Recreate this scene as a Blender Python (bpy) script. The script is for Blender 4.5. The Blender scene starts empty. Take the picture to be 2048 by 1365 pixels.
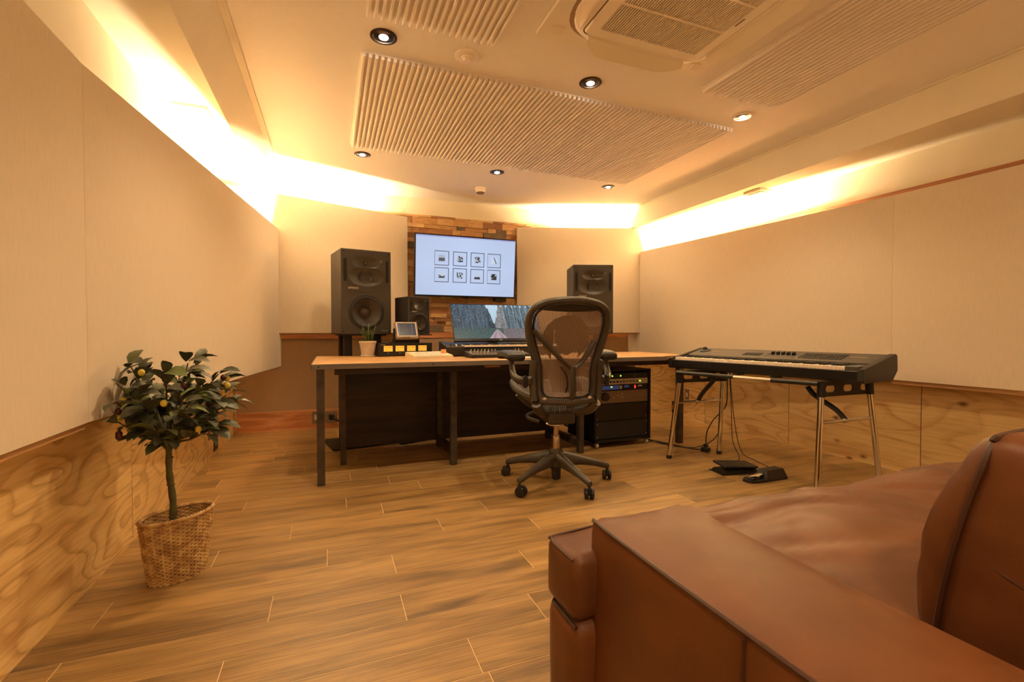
import bpy, bmesh, math, random
from math import sin, cos, pi, radians as RD, sqrt, atan2
from mathutils import Vector, Matrix, noise
random.seed(7)
scene = bpy.context.scene
C = scene.collection
V = Vector

# ------------------------------------------------------------------ camera
cam = bpy.data.objects.new('camera', bpy.data.cameras.new('camera'))
C.objects.link(cam)
cam.data.sensor_width = 36.0
cam.data.lens = 36.0 * 930.0 / 2048.0
cam.data.clip_start = 0.02
cam.location = (0, 0, 0.94)
cam.rotation_euler = (RD(90 - 1.17), 0, RD(-21.3))
scene.camera = cam

# ------------------------------------------------------------------ world, exposure
w = bpy.data.worlds.new('world'); scene.world = w; w.use_nodes = True
w.node_tree.nodes['Background'].inputs[0].default_value = (1.0, 0.75, 0.5, 1)
w.node_tree.nodes['Background'].inputs[1].default_value = 0.02
vs = scene.view_settings
vs.view_transform = 'Standard'; vs.look = 'None'; vs.gamma = 1.0; vs.use_curve_mapping = False
vs.exposure = 0.77
WARM = (1.0, 0.72, 0.41)
COVEC = (1.0, 0.78, 0.48)
SPOT_W = 32.0
COVE = 330.0
COVE_BACK = 420.0

# ------------------------------------------------------------------ room measures
XL, XR, YB, YF = -0.842, 3.56, 4.90, -1.35
ZC = 2.333
ZSL, ZSR = 2.16, 2.11

# ------------------------------------------------------------------ helpers
def lin(c):
    c = c / 255.0
    return c / 12.92 if c <= 0.04045 else ((c + 0.055) / 1.055) ** 2.4
def rgb(r, g, b): return (lin(r), lin(g), lin(b), 1.0)

def setp(o, label=None, cat=None, group=None, kind=None):
    if label: o['label'] = label
    if cat: o['category'] = cat
    if group: o['group'] = group
    if kind: o['kind'] = kind
    return o

def thing(name, label, cat, loc=(0, 0, 0), rz=0.0, group=None):
    o = bpy.data.objects.new(name, None); C.objects.link(o)
    o.empty_display_size = 0.05
    o.location = loc; o.rotation_euler = (0, 0, rz)
    return setp(o, label, cat, group)

def smooth_mesh(me, ang=35):
    for p in me.polygons: p.use_smooth = True
    try: me.set_sharp_from_angle(angle=RD(ang))
    except Exception: pass

def obj(name, bm, m, parent=None, loc=None, rot=None, smooth=None, kind=None, label=None):
    if isinstance(bm, bpy.types.Mesh): me = bm
    else:
        bmesh.ops.recalc_face_normals(bm, faces=bm.faces[:])
        me = bpy.data.meshes.new(name); bm.to_mesh(me); bm.free()
        if smooth: smooth_mesh(me, smooth if smooth is not True else 35)
        me.materials.append(m)
    o = bpy.data.objects.new(name, me); C.objects.link(o)
    if parent: o.parent = parent
    if loc is not None: o.location = loc
    if rot is not None: o.rotation_euler = rot
    if kind: o['kind'] = kind
    if label: o['label'] = label
    return o

def B(): return bmesh.new()

def box(bm, x0, x1, y0, y1, z0, z1, bev=0.0, M=None, seg=1):
    if bev > 0:
        t = bmesh.new(); box(t, x0, x1, y0, y1, z0, z1)
        bmesh.ops.bevel(t, geom=t.edges[:], offset=bev, segments=seg, profile=0.6, affect='EDGES')
        me = bpy.data.meshes.new('t'); t.to_mesh(me); t.free()
        if M: me.transform(M)
        bm.from_mesh(me); bpy.data.meshes.remove(me); return bm
    vs_ = [bm.verts.new(V((x, y, z)) if not M else M @ V((x, y, z))) for x in (x0, x1) for y in (y0, y1) for z in (z0, z1)]
    for f in ((0, 1, 3, 2), (4, 6, 7, 5), (0, 4, 5, 1), (2, 3, 7, 6), (0, 2, 6, 4), (1, 5, 7, 3)):
        bm.faces.new([vs_[i] for i in f])
    return bm

def bx(x0, x1, y0, y1, z0, z1, bev=0.0, M=None, seg=1): return box(B(), x0, x1, y0, y1, z0, z1, bev, M, seg)

def ring_faces(bm, rings, closed_u=True, cap=True, closed_v=False):
    n = len(rings[0]); R = len(rings)
    for i in range(R if closed_v else R - 1):
        a, b = rings[i], rings[(i + 1) % R]
        for j in range(n if closed_u else n - 1):
            k = (j + 1) % n
            try: bm.faces.new((a[j], a[k], b[k], b[j]))
            except ValueError: pass
    if cap and not closed_v:
        if len(rings[0]) > 2:
            bm.faces.new(rings[0][::-1]); bm.faces.new(rings[-1])

def tube(bm, pts, r, seg=8, closed=False, flat=None, cap=True, up=None):
    pts = [V(p) for p in pts]; n = len(pts); rings = []; prev = None
    for i, p in enumerate(pts):
        a = pts[i - 1] if (i > 0 or closed) else p
        b = pts[(i + 1) % n] if (i < n - 1 or closed) else p
        t = (b - a)
        if t.length < 1e-9: t = V((0, 0, 1))
        t.normalize()
        if up is not None:
            x = V(up).cross(t)
            if x.length < 1e-6: x = t.orthogonal()
            x.normalize()
        elif prev is None: x = t.orthogonal().normalized()
        else:
            x = prev - t * prev.dot(t)
            if x.length < 1e-6: x = t.orthogonal()
            x.normalize()
        prev = x; y = t.cross(x)
        rr = r[i] if isinstance(r, (list, tuple)) else r
        fx, fy = flat if flat else (1, 1)
        rings.append([bm.verts.new(p + (x * cos(2 * pi * k / seg) * fx + y * sin(2 * pi * k / seg) * fy) * rr) for k in range(seg)])
    ring_faces(bm, rings, True, cap, closed)
    return bm

def cyl(bm, p0, p1, r0, r1=None, seg=16): return tube(bm, [p0, p1], [r0, r0 if r1 is None else r1], seg)

def lathe(bm, prof, seg=24, M=None, cap=False):
    rings = []
    for r, z_ in prof:
        if r < 1e-6: r = 1e-5
        rings.append([bm.verts.new((M @ V((r * cos(2 * pi * k / seg), r * sin(2 * pi * k / seg), z_))) if M else V((r * cos(2 * pi * k / seg), r * sin(2 * pi * k / seg), z_))) for k in range(seg)])
    ring_faces(bm, rings, True, cap)
    return bm

def prism(bm, poly, f0, f1):
    """poly: list of 2d points; f0/f1 map a 2d point to 3d for each end"""
    a = [bm.verts.new(f0(p)) for p in poly]; b = [bm.verts.new(f1(p)) for p in poly]
    bm.faces.new(a[::-1]); bm.faces.new(b)
    n = len(poly)
    for i in range(n):
        j = (i + 1) % n
        bm.faces.new((a[i], a[j], b[j], b[i]))
    return bm

def pz(bm, poly, z0, z1): return prism(bm, poly, lambda p: V((p[0], p[1], z0)), lambda p: V((p[0], p[1], z1)))
def px(bm, poly, x0, x1): return prism(bm, poly, lambda p: V((x0, p[0], p[1])), lambda p: V((x1, p[0], p[1])))
def py(bm, poly, y0, y1): return prism(bm, poly, lambda p: V((p[0], y0, p[1])), lambda p: V((p[0], y1, p[1])))

def rrect(x0, x1, y0, y1, r, n=5):
    o = []
    for cx, cy, a in ((x1 - r, y1 - r, 0), (x0 + r, y1 - r, 90), (x0 + r, y0 + r, 180), (x1 - r, y0 + r, 270)):
        for i in range(n + 1):
            t = RD(a + 90 * i / n); o.append((cx + r * cos(t), cy + r * sin(t)))
    return o

def spline(pts, n=8, closed=False):
    pts = [V(p) for p in pts]; out = []; N = len(pts)
    for i in range(N if closed else N - 1):
        g = lambda k: pts[k % N] if closed else pts[max(0, min(N - 1, k))]
        p0, p1, p2, p3 = g(i - 1), g(i), g(i + 1), g(i + 2)
        for j in range(n):
            t = j / n
            out.append(0.5 * ((2 * p1) + (-p0 + p2) * t + (2 * p0 - 5 * p1 + 4 * p2 - p3) * t * t + (-p0 + 3 * p1 - 3 * p2 + p3) * t ** 3))
    if not closed: out.append(pts[-1])
    return out

def softbox(dx, dy, dz, r, res=0.05, disp=None):
    """rounded box centred at origin, base at z=0; disp(p, n) -> offset vector"""
    bm = B()
    h = V((dx / 2, dy / 2, dz / 2))
    def grid(ax, sgn):
        u, v = [(1, 2), (2, 0), (0, 1)][ax]
        nu = max(2, int(2 * h[u] / res)); nv = max(2, int(2 * h[v] / res))
        vv = []
        for i in range(nu + 1):
            row = []
            for j in range(nv + 1):
                p = V((0, 0, 0)); p[ax] = sgn * h[ax]
                p[u] = -h[u] + 2 * h[u] * i / nu; p[v] = -h[v] + 2 * h[v] * j / nv
                row.append(bm.verts.new(p))
            vv.append(row)
        for i in range(nu):
            for j in range(nv):
                bm.faces.new((vv[i][j], vv[i + 1][j], vv[i + 1][j + 1], vv[i][j + 1]))
    for ax in range(3):
        for s in (-1, 1): grid(ax, s)
    bmesh.ops.remove_doubles(bm, verts=bm.verts[:], dist=1e-5)
    for vt in bm.verts:
        p = vt.co.copy()
        q = V([max(-h[k] + r, min(h[k] - r, p[k])) for k in range(3)])
        n = p - q
        if n.length > 1e-9:
            n.normalize(); p2 = q + n * r
        else:
            p2 = p; n = V((0, 0, 1))
        p2 = p2 + V((0, 0, h[2]))
        if disp: p2 = p2 + disp(p2, n)
        vt.co = p2
    return bm

def text_mesh(body, size, depth=0.0006):
    cu = bpy.data.curves.new('txt', 'FONT'); cu.body = body; cu.size = size; cu.extrude = depth
    cu.align_x = 'CENTER'; cu.align_y = 'CENTER'; cu.resolution_u = 3
    t = bpy.data.objects.new('txt', cu); C.objects.link(t)
    dg = bpy.context.evaluated_depsgraph_get(); dg.update()
    me = bpy.data.meshes.new_from_object(t.evaluated_get(dg))
    C.objects.unlink(t); bpy.data.objects.remove(t)
    return me

# ------------------------------------------------------------------ materials
def mat(name, col, rough=0.6, metal=0.0, spec=0.5, nodes=None, emit=None, estr=0.0):
    m = bpy.data.materials.new(name); m.use_nodes = True
    nt = m.node_tree; b = nt.nodes['Principled BSDF']
    b.inputs['Base Color'].default_value = col; b.inputs['Roughness'].default_value = rough
    b.inputs['Metallic'].default_value = metal; b.inputs['Specular IOR Level'].default_value = spec
    if emit:
        b.inputs['Emission Color'].default_value = emit; b.inputs['Emission Strength'].default_value = estr
    if nodes: nodes(nt, b)
    return m

def N(nt, t, **k):
    n = nt.nodes.new(t)
    for a, v in k.items():
        if a in n.inputs: n.inputs[a].default_value = v
        else: setattr(n, a, v)
    return n
def L(nt, a, b): nt.links.new(a, b)

def coord(nt, scale=(1, 1, 1), rnd=False, rot=(0, 0, 0), kind='Object'):
    tc = N(nt, 'ShaderNodeTexCoord'); mp = N(nt, 'ShaderNodeMapping')
    mp.inputs['Scale'].default_value = scale; mp.inputs['Rotation'].default_value = rot
    src = tc.outputs[kind]
    if rnd:
        oi = N(nt, 'ShaderNodeObjectInfo')
        mu = N(nt, 'ShaderNodeVectorMath', operation='SCALE'); mu.inputs[0].default_value = (37.0, 53.0, 71.0)
        L(nt, oi.outputs['Random'], mu.inputs['Scale'])
        ad = N(nt, 'ShaderNodeVectorMath', operation='ADD')
        L(nt, src, ad.inputs[0]); L(nt, mu.outputs[0], ad.inputs[1]); src = ad.outputs[0]
    L(nt, src, mp.inputs['Vector'])
    return mp.outputs[0]

def ramp(nt, fac, stops, interp='LINEAR'):
    r = N(nt, 'ShaderNodeValToRGB'); r.color_ramp.interpolation = interp
    e = r.color_ramp.elements
    while len(e) < len(stops): e.new(0.5)
    for i, (p, c) in enumerate(stops): e[i].position = p; e[i].color = c
    L(nt, fac, r.inputs[0]); return r.outputs[0]

def mixc(nt, fac, a, b, mode='MIX'):
    m = N(nt, 'ShaderNodeMix', data_type='RGBA', blend_type=mode)
    for s, x in ((0, fac), (6, a), (7, b)):
        if hasattr(x, 'is_linked') or hasattr(x, 'links'): L(nt, x, m.inputs[s])
        else: m.inputs[s].default_value = x
    return m.outputs[2]

def bump(nt, b, h, strength=0.3, dist=0.002):
    n = N(nt, 'ShaderNodeBump'); n.inputs['Strength'].default_value = strength; n.inputs['Distance'].default_value = dist
    L(nt, h, n.inputs['Height']); L(nt, n.outputs[0], b.inputs['Normal'])

def noisy(col2, scale=8.0, detail=4, bumps=None, sc=(1, 1, 1), lo=0.35, hi=0.65, rnd=False):
    def f(nt, b):
        c1 = tuple(b.inputs['Base Color'].default_value)
        v = coord(nt, sc, rnd)
        t = N(nt, 'ShaderNodeTexNoise'); t.inputs['Scale'].default_value = scale; t.inputs['Detail'].default_value = detail
        L(nt, v, t.inputs['Vector'])
        L(nt, ramp(nt, t.outputs[0], [(lo, c1), (hi, col2)]), b.inputs['Base Color'])
        if bumps:
            t2 = N(nt, 'ShaderNodeTexNoise'); t2.inputs['Scale'].default_value = bumps[0]; t2.inputs['Detail'].default_value = 3
            L(nt, v, t2.inputs['Vector']); bump(nt, b, t2.outputs[0], bumps[1], bumps[2])
    return f

def ply_nodes(axis, dark, knotcol, wave=1.0, knots=True):
    # rotary cut veneer: long cathedral figures, grain along the horizontal axis of the wall
    def f(nt, b):
        base = tuple(b.inputs['Base Color'].default_value)
        sc = (1, 0.5, 1.9) if axis == 'y' else (0.5, 1, 1.9)
        v = coord(nt, sc, True)
        n1 = N(nt, 'ShaderNodeTexNoise'); n1.inputs['Scale'].default_value = 2.5 * wave; n1.inputs['Detail'].default_value = 1.5
        n1.inputs['Distortion'].default_value = 0.35
        L(nt, v, n1.inputs['Vector'])
        mu = N(nt, 'ShaderNodeMath', operation='MULTIPLY'); mu.inputs[1].default_value = 11.0
        L(nt, n1.outputs[0], mu.inputs[0])
        fr = N(nt, 'ShaderNodeMath', operation='FRACT'); L(nt, mu.outputs[0], fr.inputs[0])
        line = ramp(nt, fr.outputs[0], [(0.0, (0.25,) * 3 + (1,)), (0.12, (0, 0, 0, 1)), (0.62, (0.12,) * 3 + (1,)), (0.93, (1, 1, 1, 1)), (1.0, (0.3,) * 3 + (1,))])
        n2 = N(nt, 'ShaderNodeTexNoise'); n2.inputs['Scale'].default_value = 1.6; n2.inputs['Detail'].default_value = 2
        L(nt, v, n2.inputs['Vector'])
        fade = ramp(nt, n2.outputs[0], [(0.3, (0.5,) * 3 + (1,)), (0.6, (0.95,) * 3 + (1,))])
        fm = N(nt, 'ShaderNodeMath', operation='MULTIPLY'); L(nt, line, fm.inputs[0]); L(nt, fade, fm.inputs[1])
        col = mixc(nt, fm.outputs[0], base, dark)
        n3 = N(nt, 'ShaderNodeTexNoise'); n3.inputs['Scale'].default_value = 90; n3.inputs['Detail'].default_value = 2
        v3 = coord(nt, (1, 0.05, 1) if axis == 'y' else (0.05, 1, 1), True); L(nt, v3, n3.inputs['Vector'])
        col = mixc(nt, 0.35, col, ramp(nt, n3.outputs[0], [(0.3, dark), (0.6, base)]))
        if knots:
            vk = coord(nt, (0, 1.0, 1.6) if axis == 'y' else (1.0, 0, 1.6), True)
            vo = N(nt, 'ShaderNodeTexVoronoi'); vo.inputs['Scale'].default_value = 4.6
            L(nt, vk, vo.inputs['Vector'])
            k = ramp(nt, vo.outputs['Distance'], [(0.05, (0.9,) * 3 + (1,)), (0.10, (0.4,) * 3 + (1,)), (0.17, (0, 0, 0, 1))])
            col = mixc(nt, k, col, knotcol)
        L(nt, col, b.inputs['Base Color'])
    return f

def plank_nodes(nt, b):
    v = coord(nt, (1, 1, 1), True)
    tc = coord(nt, (0.55, 5.0, 1), True)
    n1 = N(nt, 'ShaderNodeTexNoise'); n1.inputs['Scale'].default_value = 3.2; n1.inputs['Detail'].default_value = 6; n1.inputs['Roughness'].default_value = 0.62
    n1.inputs['Distortion'].default_value = 0.6
    L(nt, tc, n1.inputs['Vector'])
    tc2 = coord(nt, (1.2, 42, 1), True)
    n2 = N(nt, 'ShaderNodeTexNoise'); n2.inputs['Scale'].default_value = 4; n2.inputs['Detail'].default_value = 3
    L(nt, tc2, n2.inputs['Vector'])
    c = ramp(nt, n1.outputs[0], [(0.3, rgb(72, 52, 28)), (0.43, rgb(118, 88, 50)), (0.56, rgb(156, 120, 70)), (0.70, rgb(176, 138, 82))])
    c = mixc(nt, 0.3, c, ramp(nt, n2.outputs[0], [(0.35, rgb(80, 58, 32)), (0.6, rgb(178, 140, 84))]))
    oi = N(nt, 'ShaderNodeObjectInfo')
    c = mixc(nt, 0.22, c, ramp(nt, oi.outputs['Random'], [(0, rgb(106, 80, 46)), (1, rgb(188, 150, 92))]), 'MIX')
    n4 = N(nt, 'ShaderNodeTexNoise'); n4.inputs['Scale'].default_value = 2.4; n4.inputs['Detail'].default_value = 2
    tc4 = coord(nt, (0.9, 3.2, 1), True); L(nt, tc4, n4.inputs['Vector'])
    c = mixc(nt, ramp(nt, n4.outputs[0], [(0.60, (0, 0, 0, 1)), (0.74, (0.6,) * 3 + (1,))]), c, rgb(70, 52, 34))
    L(nt, c, b.inputs['Base Color'])
    bump(nt, b, n2.outputs[0], 0.12, 0.001)

def block_nodes(nt, b):
    oi = N(nt, 'ShaderNodeObjectInfo')
    c = ramp(nt, oi.outputs['Random'], [(0.0, rgb(214, 172, 118)), (0.22, rgb(196, 148, 96)), (0.42, rgb(222, 184, 130)), (0.58, rgb(170, 122, 80)), (0.74, rgb(204, 158, 104)), (0.86, rgb(118, 100, 80)), (0.92, rgb(150, 104, 70)), (0.97, rgb(92, 80, 66))], 'CONSTANT')
    v = coord(nt, (6, 1, 60), True)
    n = N(nt, 'ShaderNodeTexNoise'); n.inputs['Scale'].default_value = 2.2; n.inputs['Detail'].default_value = 4; L(nt, v, n.inputs['Vector'])
    c = mixc(nt, 0.6, c, ramp(nt, n.outputs[0], [(0.35, (0.55, 0.5, 0.45, 1)), (0.6, (1, 1, 1, 1))]), 'MULTIPLY')
    L(nt, c, b.inputs['Base Color'])

def grain_nodes(dark, sc, scale=3, amt=0.6, rnd=True):
    def f(nt, b):
        base = tuple(b.inputs['Base Color'].default_value)
        v = coord(nt, sc, rnd)
        n = N(nt, 'ShaderNodeTexNoise'); n.inputs['Scale'].default_value = scale; n.inputs['Detail'].default_value = 5; n.inputs['Distortion'].default_value = 0.5
        L(nt, v, n.inputs['Vector'])
        c = mixc(nt, amt, base, ramp(nt, n.outputs[0], [(0.35, dark), (0.62, base)]))
        L(nt, c, b.inputs['Base Color'])
    return f

def ceil_nodes(nt, b):
    v = coord(nt, (1, 1, 1))
    vo = N(nt, 'ShaderNodeTexVoronoi'); vo.inputs['Scale'].default_value = 95; L(nt, v, vo.inputs['Vector'])
    n = N(nt, 'ShaderNodeTexNoise'); n.inputs['Scale'].default_value = 24; n.inputs['Detail'].default_value = 3; L(nt, v, n.inputs['Vector'])
    m = N(nt, 'ShaderNodeMath', operation='MULTIPLY'); L(nt, vo.outputs['Distance'], m.inputs[0]); L(nt, n.outputs[0], m.inputs[1])
    base = tuple(b.inputs['Base Color'].default_value)
    c = ramp(nt, m.outputs[0], [(0.02, tuple(x * 0.72 for x in base[:3]) + (1,)), (0.075, base)])
    L(nt, c, b.inputs['Base Color'])
    bump(nt, b, ramp(nt, m.outputs[0], [(0.03, (0, 0, 0, 1)), (0.09, (1, 1, 1, 1))]), 0.5, 0.002)

def fabric_nodes(nt, b):
    base = tuple(b.inputs['Base Color'].default_value)
    v = coord(nt, (1, 1, 1))
    n = N(nt, 'ShaderNodeTexNoise'); n.inputs['Scale'].default_value = 260; n.inputs['Detail'].default_value = 2; L(nt, v, n.inputs['Vector'])
    v2 = coord(nt, (1, 1, 0.12)); n2 = N(nt, 'ShaderNodeTexNoise'); n2.inputs['Scale'].default_value = 120; L(nt, v2, n2.inputs['Vector'])
    c = mixc(nt, 0.5, ramp(nt, n.outputs[0], [(0.3, tuple(x * 0.86 for x in base[:3]) + (1,)), (0.7, base)]),
             ramp(nt, n2.outputs[0], [(0.3, tuple(x * 0.9 for x in base[:3]) + (1,)), (0.7, base)]))
    L(nt, c, b.inputs['Base Color'])
    bump(nt, b, n.outputs[0], 0.25, 0.001)

def leather_nodes(nt, b):
    v = coord(nt, (1, 1, 1))
    n = N(nt, 'ShaderNodeTexNoise'); n.inputs['Scale'].default_value = 5; n.inputs['Detail'].default_value = 5; L(nt, v, n.inputs['Vector'])
    base = tuple(b.inputs['Base Color'].default_value)
    c = ramp(nt, n.outputs[0], [(0.35, tuple(x * 0.72 for x in base[:3]) + (1,)), (0.62, base)])
    L(nt, c, b.inputs['Base Color'])
    vo = N(nt, 'ShaderNodeTexVoronoi'); vo.inputs['Scale'].default_value = 420; L(nt, v, vo.inputs['Vector'])
    n3 = N(nt, 'ShaderNodeTexNoise'); n3.inputs['Scale'].default_value = 14; n3.inputs['Detail'].default_value = 4; L(nt, v, n3.inputs['Vector'])
    ad = N(nt, 'ShaderNodeMath', operation='MULTIPLY_ADD'); ad.inputs[1].default_value = 0.12
    L(nt, vo.outputs['Distance'], ad.inputs[0]); L(nt, n3.outputs[0], ad.inputs[2])
    bump(nt, b, ad.outputs[0], 0.25, 0.004)

M = {}
M['ceiling'] = mat('acoustic_tile', rgb(250, 243, 234), 0.9, nodes=ceil_nodes)
M['rib'] = mat('ribbed_tile', rgb(250, 241, 230), 0.85)
M['paint'] = mat('wall_paint', rgb(240, 230, 206), 0.75, nodes=noisy(rgb(236, 225, 200), 3))
M['fabric'] = mat('panel_fabric', rgb(231, 214, 190), 0.95, nodes=fabric_nodes)
M['seam'] = mat('seam_shadow_gap', rgb(70, 46, 28), 0.8)
M['lowfabric'] = mat('low_wall_fabric', rgb(178, 148, 116), 0.95, nodes=fabric_nodes)
M['ply'] = mat('plywood', rgb(238, 202, 136), 0.5, nodes=ply_nodes('y', rgb(172, 124, 68), rgb(120, 76, 44), knots=False))
M['plyk'] = mat('plywood_knots', rgb(224, 190, 130), 0.5, nodes=ply_nodes('y', rgb(176, 130, 76), rgb(104, 64, 34), 0.8))
M['redwood'] = mat('skirting_wood', rgb(214, 152, 104), 0.5, nodes=grain_nodes(rgb(170, 100, 62), (1.2, 1, 9), 2.5, 0.8))
M['edgewood'] = mat('panel_edge_wood', rgb(196, 152, 98), 0.6, nodes=grain_nodes(rgb(160, 112, 66), (1, 0.3, 8), 4, 0.6))
M['darkedge'] = mat('batten_wood', rgb(176, 116, 70), 0.6, nodes=grain_nodes(rgb(140, 88, 50), (1, 0.3, 8), 4, 0.6))
M['plank'] = mat('floor_plank', rgb(180, 140, 96), 0.42, nodes=plank_nodes)
M['joint_highlight'] = mat('floor_joint_highlight', rgb(214, 184, 138), 0.7)  # light tone paints the highlights along the plank bevels
M['block'] = mat('reclaimed_wood', rgb(180, 120, 70), 0.6, nodes=block_nodes)
M['desktop'] = mat('desk_oak', rgb(196, 152, 98), 0.45, nodes=grain_nodes(rgb(146, 106, 64), (0.7, 6, 1), 3.5, 0.8))
M['deskedge'] = mat('desk_edge', rgb(108, 96, 86), 0.55, nodes=grain_nodes(rgb(84, 72, 62), (2, 1, 8), 3, 0.7))
M['steel'] = mat('dark_steel', rgb(62, 54, 48), 0.5, 0.5, nodes=noisy(rgb(84, 72, 62), 14))
M['stain'] = mat('black_stained_plywood', rgb(30, 22, 18), 0.5, nodes=grain_nodes(rgb(62, 42, 30), (0.8, 1, 7), 2.2, 0.9))
M['cab'] = mat('speaker_cabinet', rgb(64, 58, 52), 0.55, nodes=noisy(rgb(58, 52, 46), 60, bumps=(300, 0.2, 0.0006)))
M['cabdark'] = mat('speaker_cabinet_dark', rgb(42, 38, 36), 0.55, nodes=noisy(rgb(38, 34, 32), 60))
M['dcw'] = mat('waveguide', rgb(60, 54, 49), 0.38)
M['dcwdark'] = mat('waveguide_dark', rgb(38, 34, 32), 0.35)
M['cone'] = mat('woofer_cone', rgb(52, 44, 40), 0.5)
M['rubber'] = mat('rubber', rgb(26, 23, 21), 0.5)
M['cap'] = mat('dust_cap', rgb(66, 52, 46), 0.5)
M['blackp'] = mat('black_plastic', rgb(30, 27, 25), 0.42)
M['blackm'] = mat('black_metal', rgb(24, 22, 21), 0.45, 0.2)
M['void'] = mat('dark_slot', rgb(8, 7, 7), 0.8)
M['graph'] = mat('graphite', rgb(70, 62, 54), 0.45, nodes=noisy(rgb(64, 57, 49), 30))
M['pellicle'] = mat('chair_mesh', rgb(166, 142, 126), 0.7)
M['seatmesh'] = mat('seat_mesh', rgb(72, 62, 55), 0.7)
M['pad'] = mat('lumbar_pad', rgb(24, 20, 18), 0.7)
M['chrome'] = mat('chrome', rgb(225, 220, 212), 0.12, 1.0)
M['brushed'] = mat('brushed_steel', rgb(190, 176, 160), 0.3, 1.0)
M['silver'] = mat('silver_paint', rgb(196, 184, 168), 0.4, 0.4)
M['bronze'] = mat('bronze_faceplate', rgb(132, 112, 92), 0.45, 0.3)
M['white'] = mat('white_plastic', rgb(232, 226, 216), 0.45)
M['ivory'] = mat('key_ivory', rgb(238, 222, 204), 0.3)
M['acw'] = mat('air_conditioner_plastic', rgb(250, 240, 222), 0.4)
M['acslat'] = mat('air_conditioner_slat', rgb(244, 230, 206), 0.5)
M['acslot_shade'] = mat('air_conditioner_slot_shade', rgb(164, 134, 98), 0.6)  # mid tone painted for the shade in the outlet groove
M['acdark'] = mat('air_conditioner_filter', rgb(96, 76, 52), 0.8)
M['leather'] = mat('brown_leather', rgb(104, 60, 29), 0.46, spec=0.32, nodes=leather_nodes)
M['piping'] = mat('leather_piping', rgb(62, 32, 16), 0.45)
M['wicker'] = mat('wicker', rgb(206, 168, 108), 0.6, nodes=noisy(rgb(164, 122, 72), 30, lo=0.4, hi=0.6))
M['leaf'] = mat('olive_leaf', rgb(62, 66, 42), 0.45)
def leafn(nt, b):
    oi = N(nt, 'ShaderNodeObjectInfo')
    c = ramp(nt, oi.outputs['Random'], [(0, rgb(64, 68, 50)), (0.45, rgb(86, 90, 66)), (0.75, rgb(80, 82, 68)), (0.9, rgb(104, 116, 62)), (1, rgb(124, 132, 62))])
    L(nt, c, b.inputs['Base Color'])
leafn(M['leaf'].node_tree, M['leaf'].node_tree.nodes['Principled BSDF'])
M['stem'] = mat('tree_stem', rgb(92, 88, 50), 0.6, nodes=noisy(rgb(70, 66, 40), 40))
M['oliveg'] = mat('olive_green', rgb(206, 184, 70), 0.3)
M['olivep'] = mat('olive_purple', rgb(70, 26, 30), 0.25)
M['soil'] = mat('soil', rgb(40, 28, 20), 0.9, nodes=noisy(rgb(64, 46, 32), 60))
M['pot'] = mat('pot_ceramic', rgb(206, 190, 172), 0.6, nodes=noisy(rgb(190, 172, 152), 22))
M['succ'] = mat('pot_plant_leaf', rgb(96, 112, 48), 0.5)
M['plate'] = mat('wall_plate_metal', rgb(140, 122, 102), 0.4, 0.5)
M['plated'] = mat('wall_plate_dark', rgb(64, 50, 38), 0.5, 0.3)
M['reflector'] = mat('downlight_reflector', rgb(110, 100, 92), 0.2, 1.0)
M['bulb'] = mat('downlight_lamp', (1, 1, 1, 1), emit=(1.0, 0.84, 0.64, 1), estr=60.0)
M['ringw'] = mat('downlight_ring_white', rgb(236, 220, 196), 0.5)
M['ringd'] = mat('downlight_ring_dark', rgb(60, 48, 40), 0.35, 0.6)
M['led'] = mat('cove_strip', (1, 1, 1, 1), emit=COVEC + (1,), estr=COVE)
M['ledb'] = mat('cove_strip_back', (1, 1, 1, 1), emit=COVEC + (1,), estr=COVE_BACK)
M['bezel'] = mat('screen_bezel', rgb(20, 18, 20), 0.3)
M['meter'] = mat('meter_face', rgb(240, 190, 90), 0.5, emit=rgb(255, 180, 60), estr=0.35)
M['needle'] = mat('meter_needle', rgb(60, 30, 20), 0.5)
M['redmark'] = mat('meter_red', rgb(190, 60, 30), 0.5)
M['ledg'] = mat('led_green', rgb(120, 220, 60), 0.5, emit=rgb(150, 255, 60), estr=3.0)
M['ledr'] = mat('led_red', rgb(220, 60, 40), 0.5, emit=rgb(255, 60, 40), estr=1.0)
M['disp'] = mat('blue_display', rgb(50, 58, 90), 0.3, emit=rgb(80, 100, 160), estr=0.12)
M['lcd'] = mat('lcd_dark', rgb(34, 40, 52), 0.25, emit=rgb(60, 76, 100), estr=0.1)
M['lcdline'] = mat('lcd_line', rgb(90, 120, 200), 0.4, emit=rgb(90, 130, 230), estr=0.4)
M['beige'] = mat('beige_plastic', rgb(222, 204, 170), 0.5)
M['orange'] = mat('orange_knob', rgb(226, 160, 110), 0.4)
M['label'] = mat('label_print', rgb(226, 214, 196), 0.5)
M['labeld'] = mat('label_print_dim', rgb(150, 138, 124), 0.5)
def screen_mat(name, strength):
    def f(nt, b):
        a = N(nt, 'ShaderNodeVertexColor', layer_name='print')
        L(nt, a.outputs[0], b.inputs['Emission Color'])
        b.inputs['Emission Strength'].default_value = strength
    return mat(name, (0.01, 0.01, 0.012, 1), 0.25, nodes=f)
M['tvprint'] = screen_mat('tv_picture', 0.56)
M['monprint'] = screen_mat('monitor_picture', 0.62)

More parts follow.
